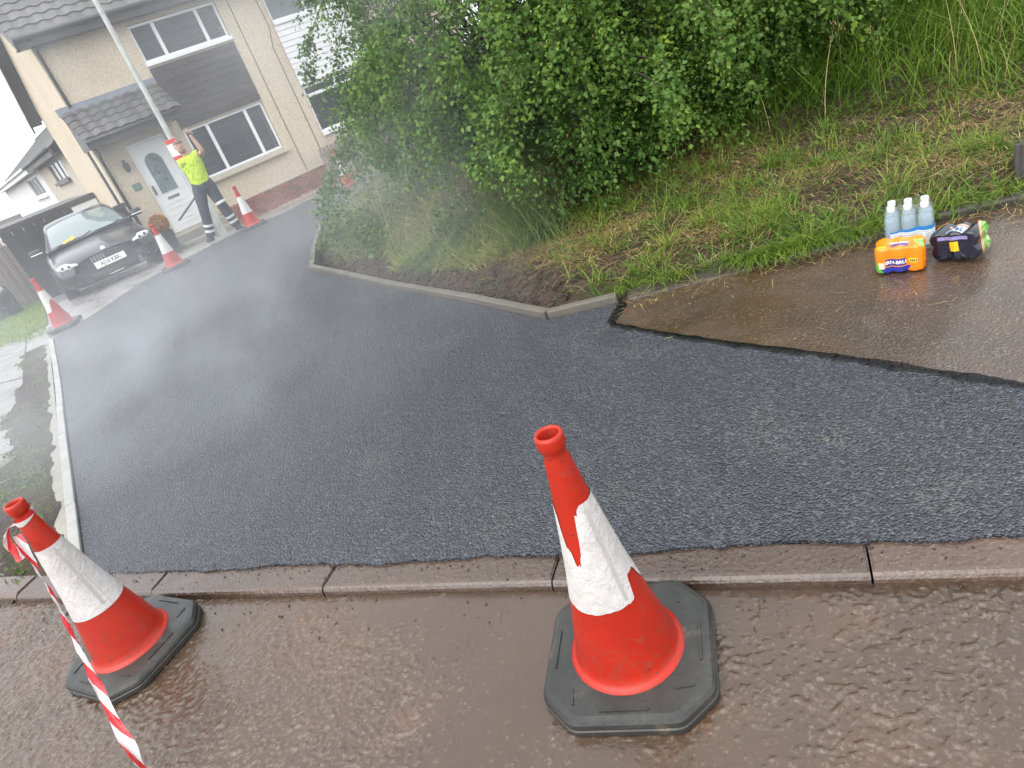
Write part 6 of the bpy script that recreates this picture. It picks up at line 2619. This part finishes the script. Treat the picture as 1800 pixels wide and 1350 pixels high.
    for (an, toe, nm) in (((.555, .02, .08), (.60, -.17, .035), 'L'), ((.060, .02, .08), (-.03, -.16, .035), 'R')):
        B_ = dict(a=((an[0], an[1], .15), .062), b=((an[0], an[1] + .03, .055), .058), c=(lerp((an[0], an[1], .05), toe, .55), (.052, .045)), d=(toe, (.048, .034)))
        skin_mesh('boot', B_, [('a', 'b'), ('b', 'c'), ('c', 'd')], bootm, p, 1)

    def band(a, b, t0, t1, r0, r1):
        a, b = Vector(a), Vector(b)
        n = 14
        pts = [a.lerp(b, t0), a.lerp(b, (t0 + t1) / 2), a.lerp(b, t1)]
        v_, f_ = tube_geo(pts, [r0, (r0 + r1) / 2, r1], n, False)
        pyobj('reflective_band', v_, f_, refl, p, True)
    for s in ('L', 'R'):
        kn, an = N['kn' + s][0], T['an' + s][0]
        band(kn, an, .50, .61, .0875, .0865)
        band(kn, an, .74, .85, .0855, .0850)
    band(N['hipL'][0], N['knL'][0], .80, .92, .0985, .0955)
    # head details
    hd = Vector(N['head'][0])
    bm = bmesh.new()
    bmesh.ops.create_uvsphere(bm, u_segments=20, v_segments=12, radius=1, matrix=Matrix.Translation(hd + Vector((.002, .012, .030))) @ Matrix.Diagonal((.083, .096, .073, 1)))
    dele = [v_ for v_ in bm.verts if v_.co.z < hd.z + .045 and v_.co.y < hd.y + .01 or v_.co.z < hd.z - .02]
    bmesh.ops.delete(bm, geom=dele, context='VERTS')
    bmobj('hair', bm, hairm, p, True)
    for sx in (-1, 1):
        bm = bmesh.new()
        bmesh.ops.create_uvsphere(bm, u_segments=10, v_segments=8, radius=1, matrix=Matrix.Translation(hd + Vector((sx * .031, -.082, .008))) @ Matrix.Diagonal((.013, .008, .008, 1)))
        bmobj('eye', bm, M_BLACKPL, p, True)
        bm = bmesh.new()
        bmesh.ops.create_uvsphere(bm, u_segments=10, v_segments=8, radius=1, matrix=Matrix.Translation(hd + Vector((sx * .080, .0, -.005))) @ Matrix.Diagonal((.012, .022, .032, 1)))
        bmobj('ear', bm, skin, p, True)
        tubeo('eyebrow', [hd + Vector((sx * .016, -.088, .026)), hd + Vector((sx * .046, -.080, .026))], .004, hairm, p, 5)
    tubeo('nose', [hd + Vector((0, -.088, .010)), hd + Vector((0, -.104, -.018)), hd + Vector((0, -.096, -.030))], [.008, .014, .010], skin, p, 8)
    tubeo('mouth', [hd + Vector((-.024, -.086, -.052)), hd + Vector((0, -.092, -.054)), hd + Vector((.024, -.086, -.052))], .0045, pmat('lips', (.32, .12, .10), .5, .1), p, 5)
    bm = bmesh.new()
    bmesh.ops.create_uvsphere(bm, u_segments=16, v_segments=10, radius=1, matrix=Matrix.Translation(Vector(N['jaw'][0]) + Vector((0, -.008, -.012))) @ Matrix.Diagonal((.068, .074, .050, 1)))
    bmesh.ops.delete(bm, geom=[v_ for v_ in bm.verts if v_.co.z > N['jaw'][0][2] + .012], context='VERTS')
    bmobj('stubble', bm, pmat('stubble_skin', (.26, .15, .11), .7, .2), p, True)
    # raised hand: palm on the body's wrist, five fingers, two held up apart, the others curled
    hb = Vector(N['paL'][0])
    fing = [((-.026, 0, .02), (-.045, -.005, .06), (-.058, -.008, .098)), ((-.006, 0, .03), (-.008, -.004, .078), (-.010, -.006, .120)), ((.012, -.004, .028), (.020, -.030, .052), (.014, -.040, .030)), ((.026, -.004, .018), (.034, -.028, .036), (.028, -.036, .018)), ((.034, -.004, -.02), (.050, -.020, .006), (.038, -.036, .022))]
    for fpts in fing:
        tubeo('finger', [hb + Vector(q) for q in fpts], [.0095, .0088, .007], skin, p, 7)
    hb = Vector(N['paR'][0])
    for k in range(4):
        o_ = Vector((-.02 + .006 * k, .0, -.01 - .018 * k))
        tubeo('finger', [hb + o_ + Vector((0, .02, 0)), hb + o_ + Vector((-.022, -.012, 0)), hb + o_ + Vector((.004, -.03, 0))], [.0095, .0088, .007], skin, p, 7)
    tubeo('finger', [hb + Vector((.01, -.01, .02)), hb + Vector((-.012, -.03, .0)), hb + Vector((-.03, -.03, -.01))], [.010, .009, .007], skin, p, 7)
    # the tool he holds
    tl = empty('hand_tool', p.matrix_world @ Vector((0, 0, 0)) if False else p.location, p.rotation_euler.z)
    tag(tl, 'dark tool handle held low in the right hand of the worker', 'tool')
    tubeo('shaft', [(.34, .10, .905), (.22, .03, .83), (-.28, -.18, .555)], .019, pmat('dark_tool_shaft', (.09, .085, .08), .5, .3), tl)
    tubeo('grip', [(.34, .10, .905), (.235, .039, .838)], .023, M_BLACKPL, tl)


person()
# ------------------------------------------------------------------ steam off the hot tarmac
def steam():
    t = NT('steam')
    p = t.pos()
    mp = t.n('ShaderNodeMapping')
    t.l(p, mp.inputs['Vector'])
    mp.inputs['Rotation'].default_value = (0, 0, R(25))
    mp.inputs['Scale'].default_value = (1, .7, .8)
    n1 = t.noise(mp.outputs[0], .95, 5, .58, .7)
    wisps = t.ramp(n1, [(.42, .06), (.64, 1)])
    x, y, z = t.sep(p)
    # a low layer hugging the hot surface, left of the bushes
    low = t.maprange(z, -.25, .9, 1, .20)
    fx = t.maprange(t.math('ADD', x, t.math('MULTIPLY', y, -.10)), -1.5, .6, 1, 0)
    fy = t.maprange(y, 2.4, 3.9, .0, 1)
    fyb = t.maprange(y, 6.5, 10.0, 1, .08)
    a_ = t.math('MULTIPLY', t.math('MULTIPLY', low, fx), t.math('MULTIPLY', fy, fyb))
    # a plume rising in front of the left bush
    px = t.math('SUBTRACT', x, -.15)
    py = t.math('SUBTRACT', y, 6.6)
    rr = t.math('ADD', t.math('MULTIPLY', px, px), t.math('MULTIPLY', t.math('MULTIPLY', py, py), .35))
    b_ = t.math('MULTIPLY', t.maprange(rr, 0, 1.7, 1, 0), t.math('MULTIPLY', t.maprange(z, 3.6, 1.2, .55, 1), t.maprange(z, .0, 1.1, .35, 1)))
    d = t.math('MULTIPLY', wisps, t.math('ADD', a_, t.math('MULTIPLY', b_, PLUME)))
    d = t.math('MULTIPLY', d, STEAM)
    v = t.n('ShaderNodeVolumePrincipled')
    v.inputs['Color'].default_value = (.92, .96, 1.0, 1)
    v.inputs['Anisotropy'].default_value = .2
    t.l(d, v.inputs['Density'])
    t.l(v.outputs[0], t.out.inputs['Volume'])
    o = boxo('steam', -10, 1.6, 2.4, 15.2, -.9, 4.4, t.m)
    tag(o, 'thin white steam drifting off the hot new tarmac in front of the houses', 'steam', kind='stuff')


STEAM = 0.33
PLUME = 0.45
steam()
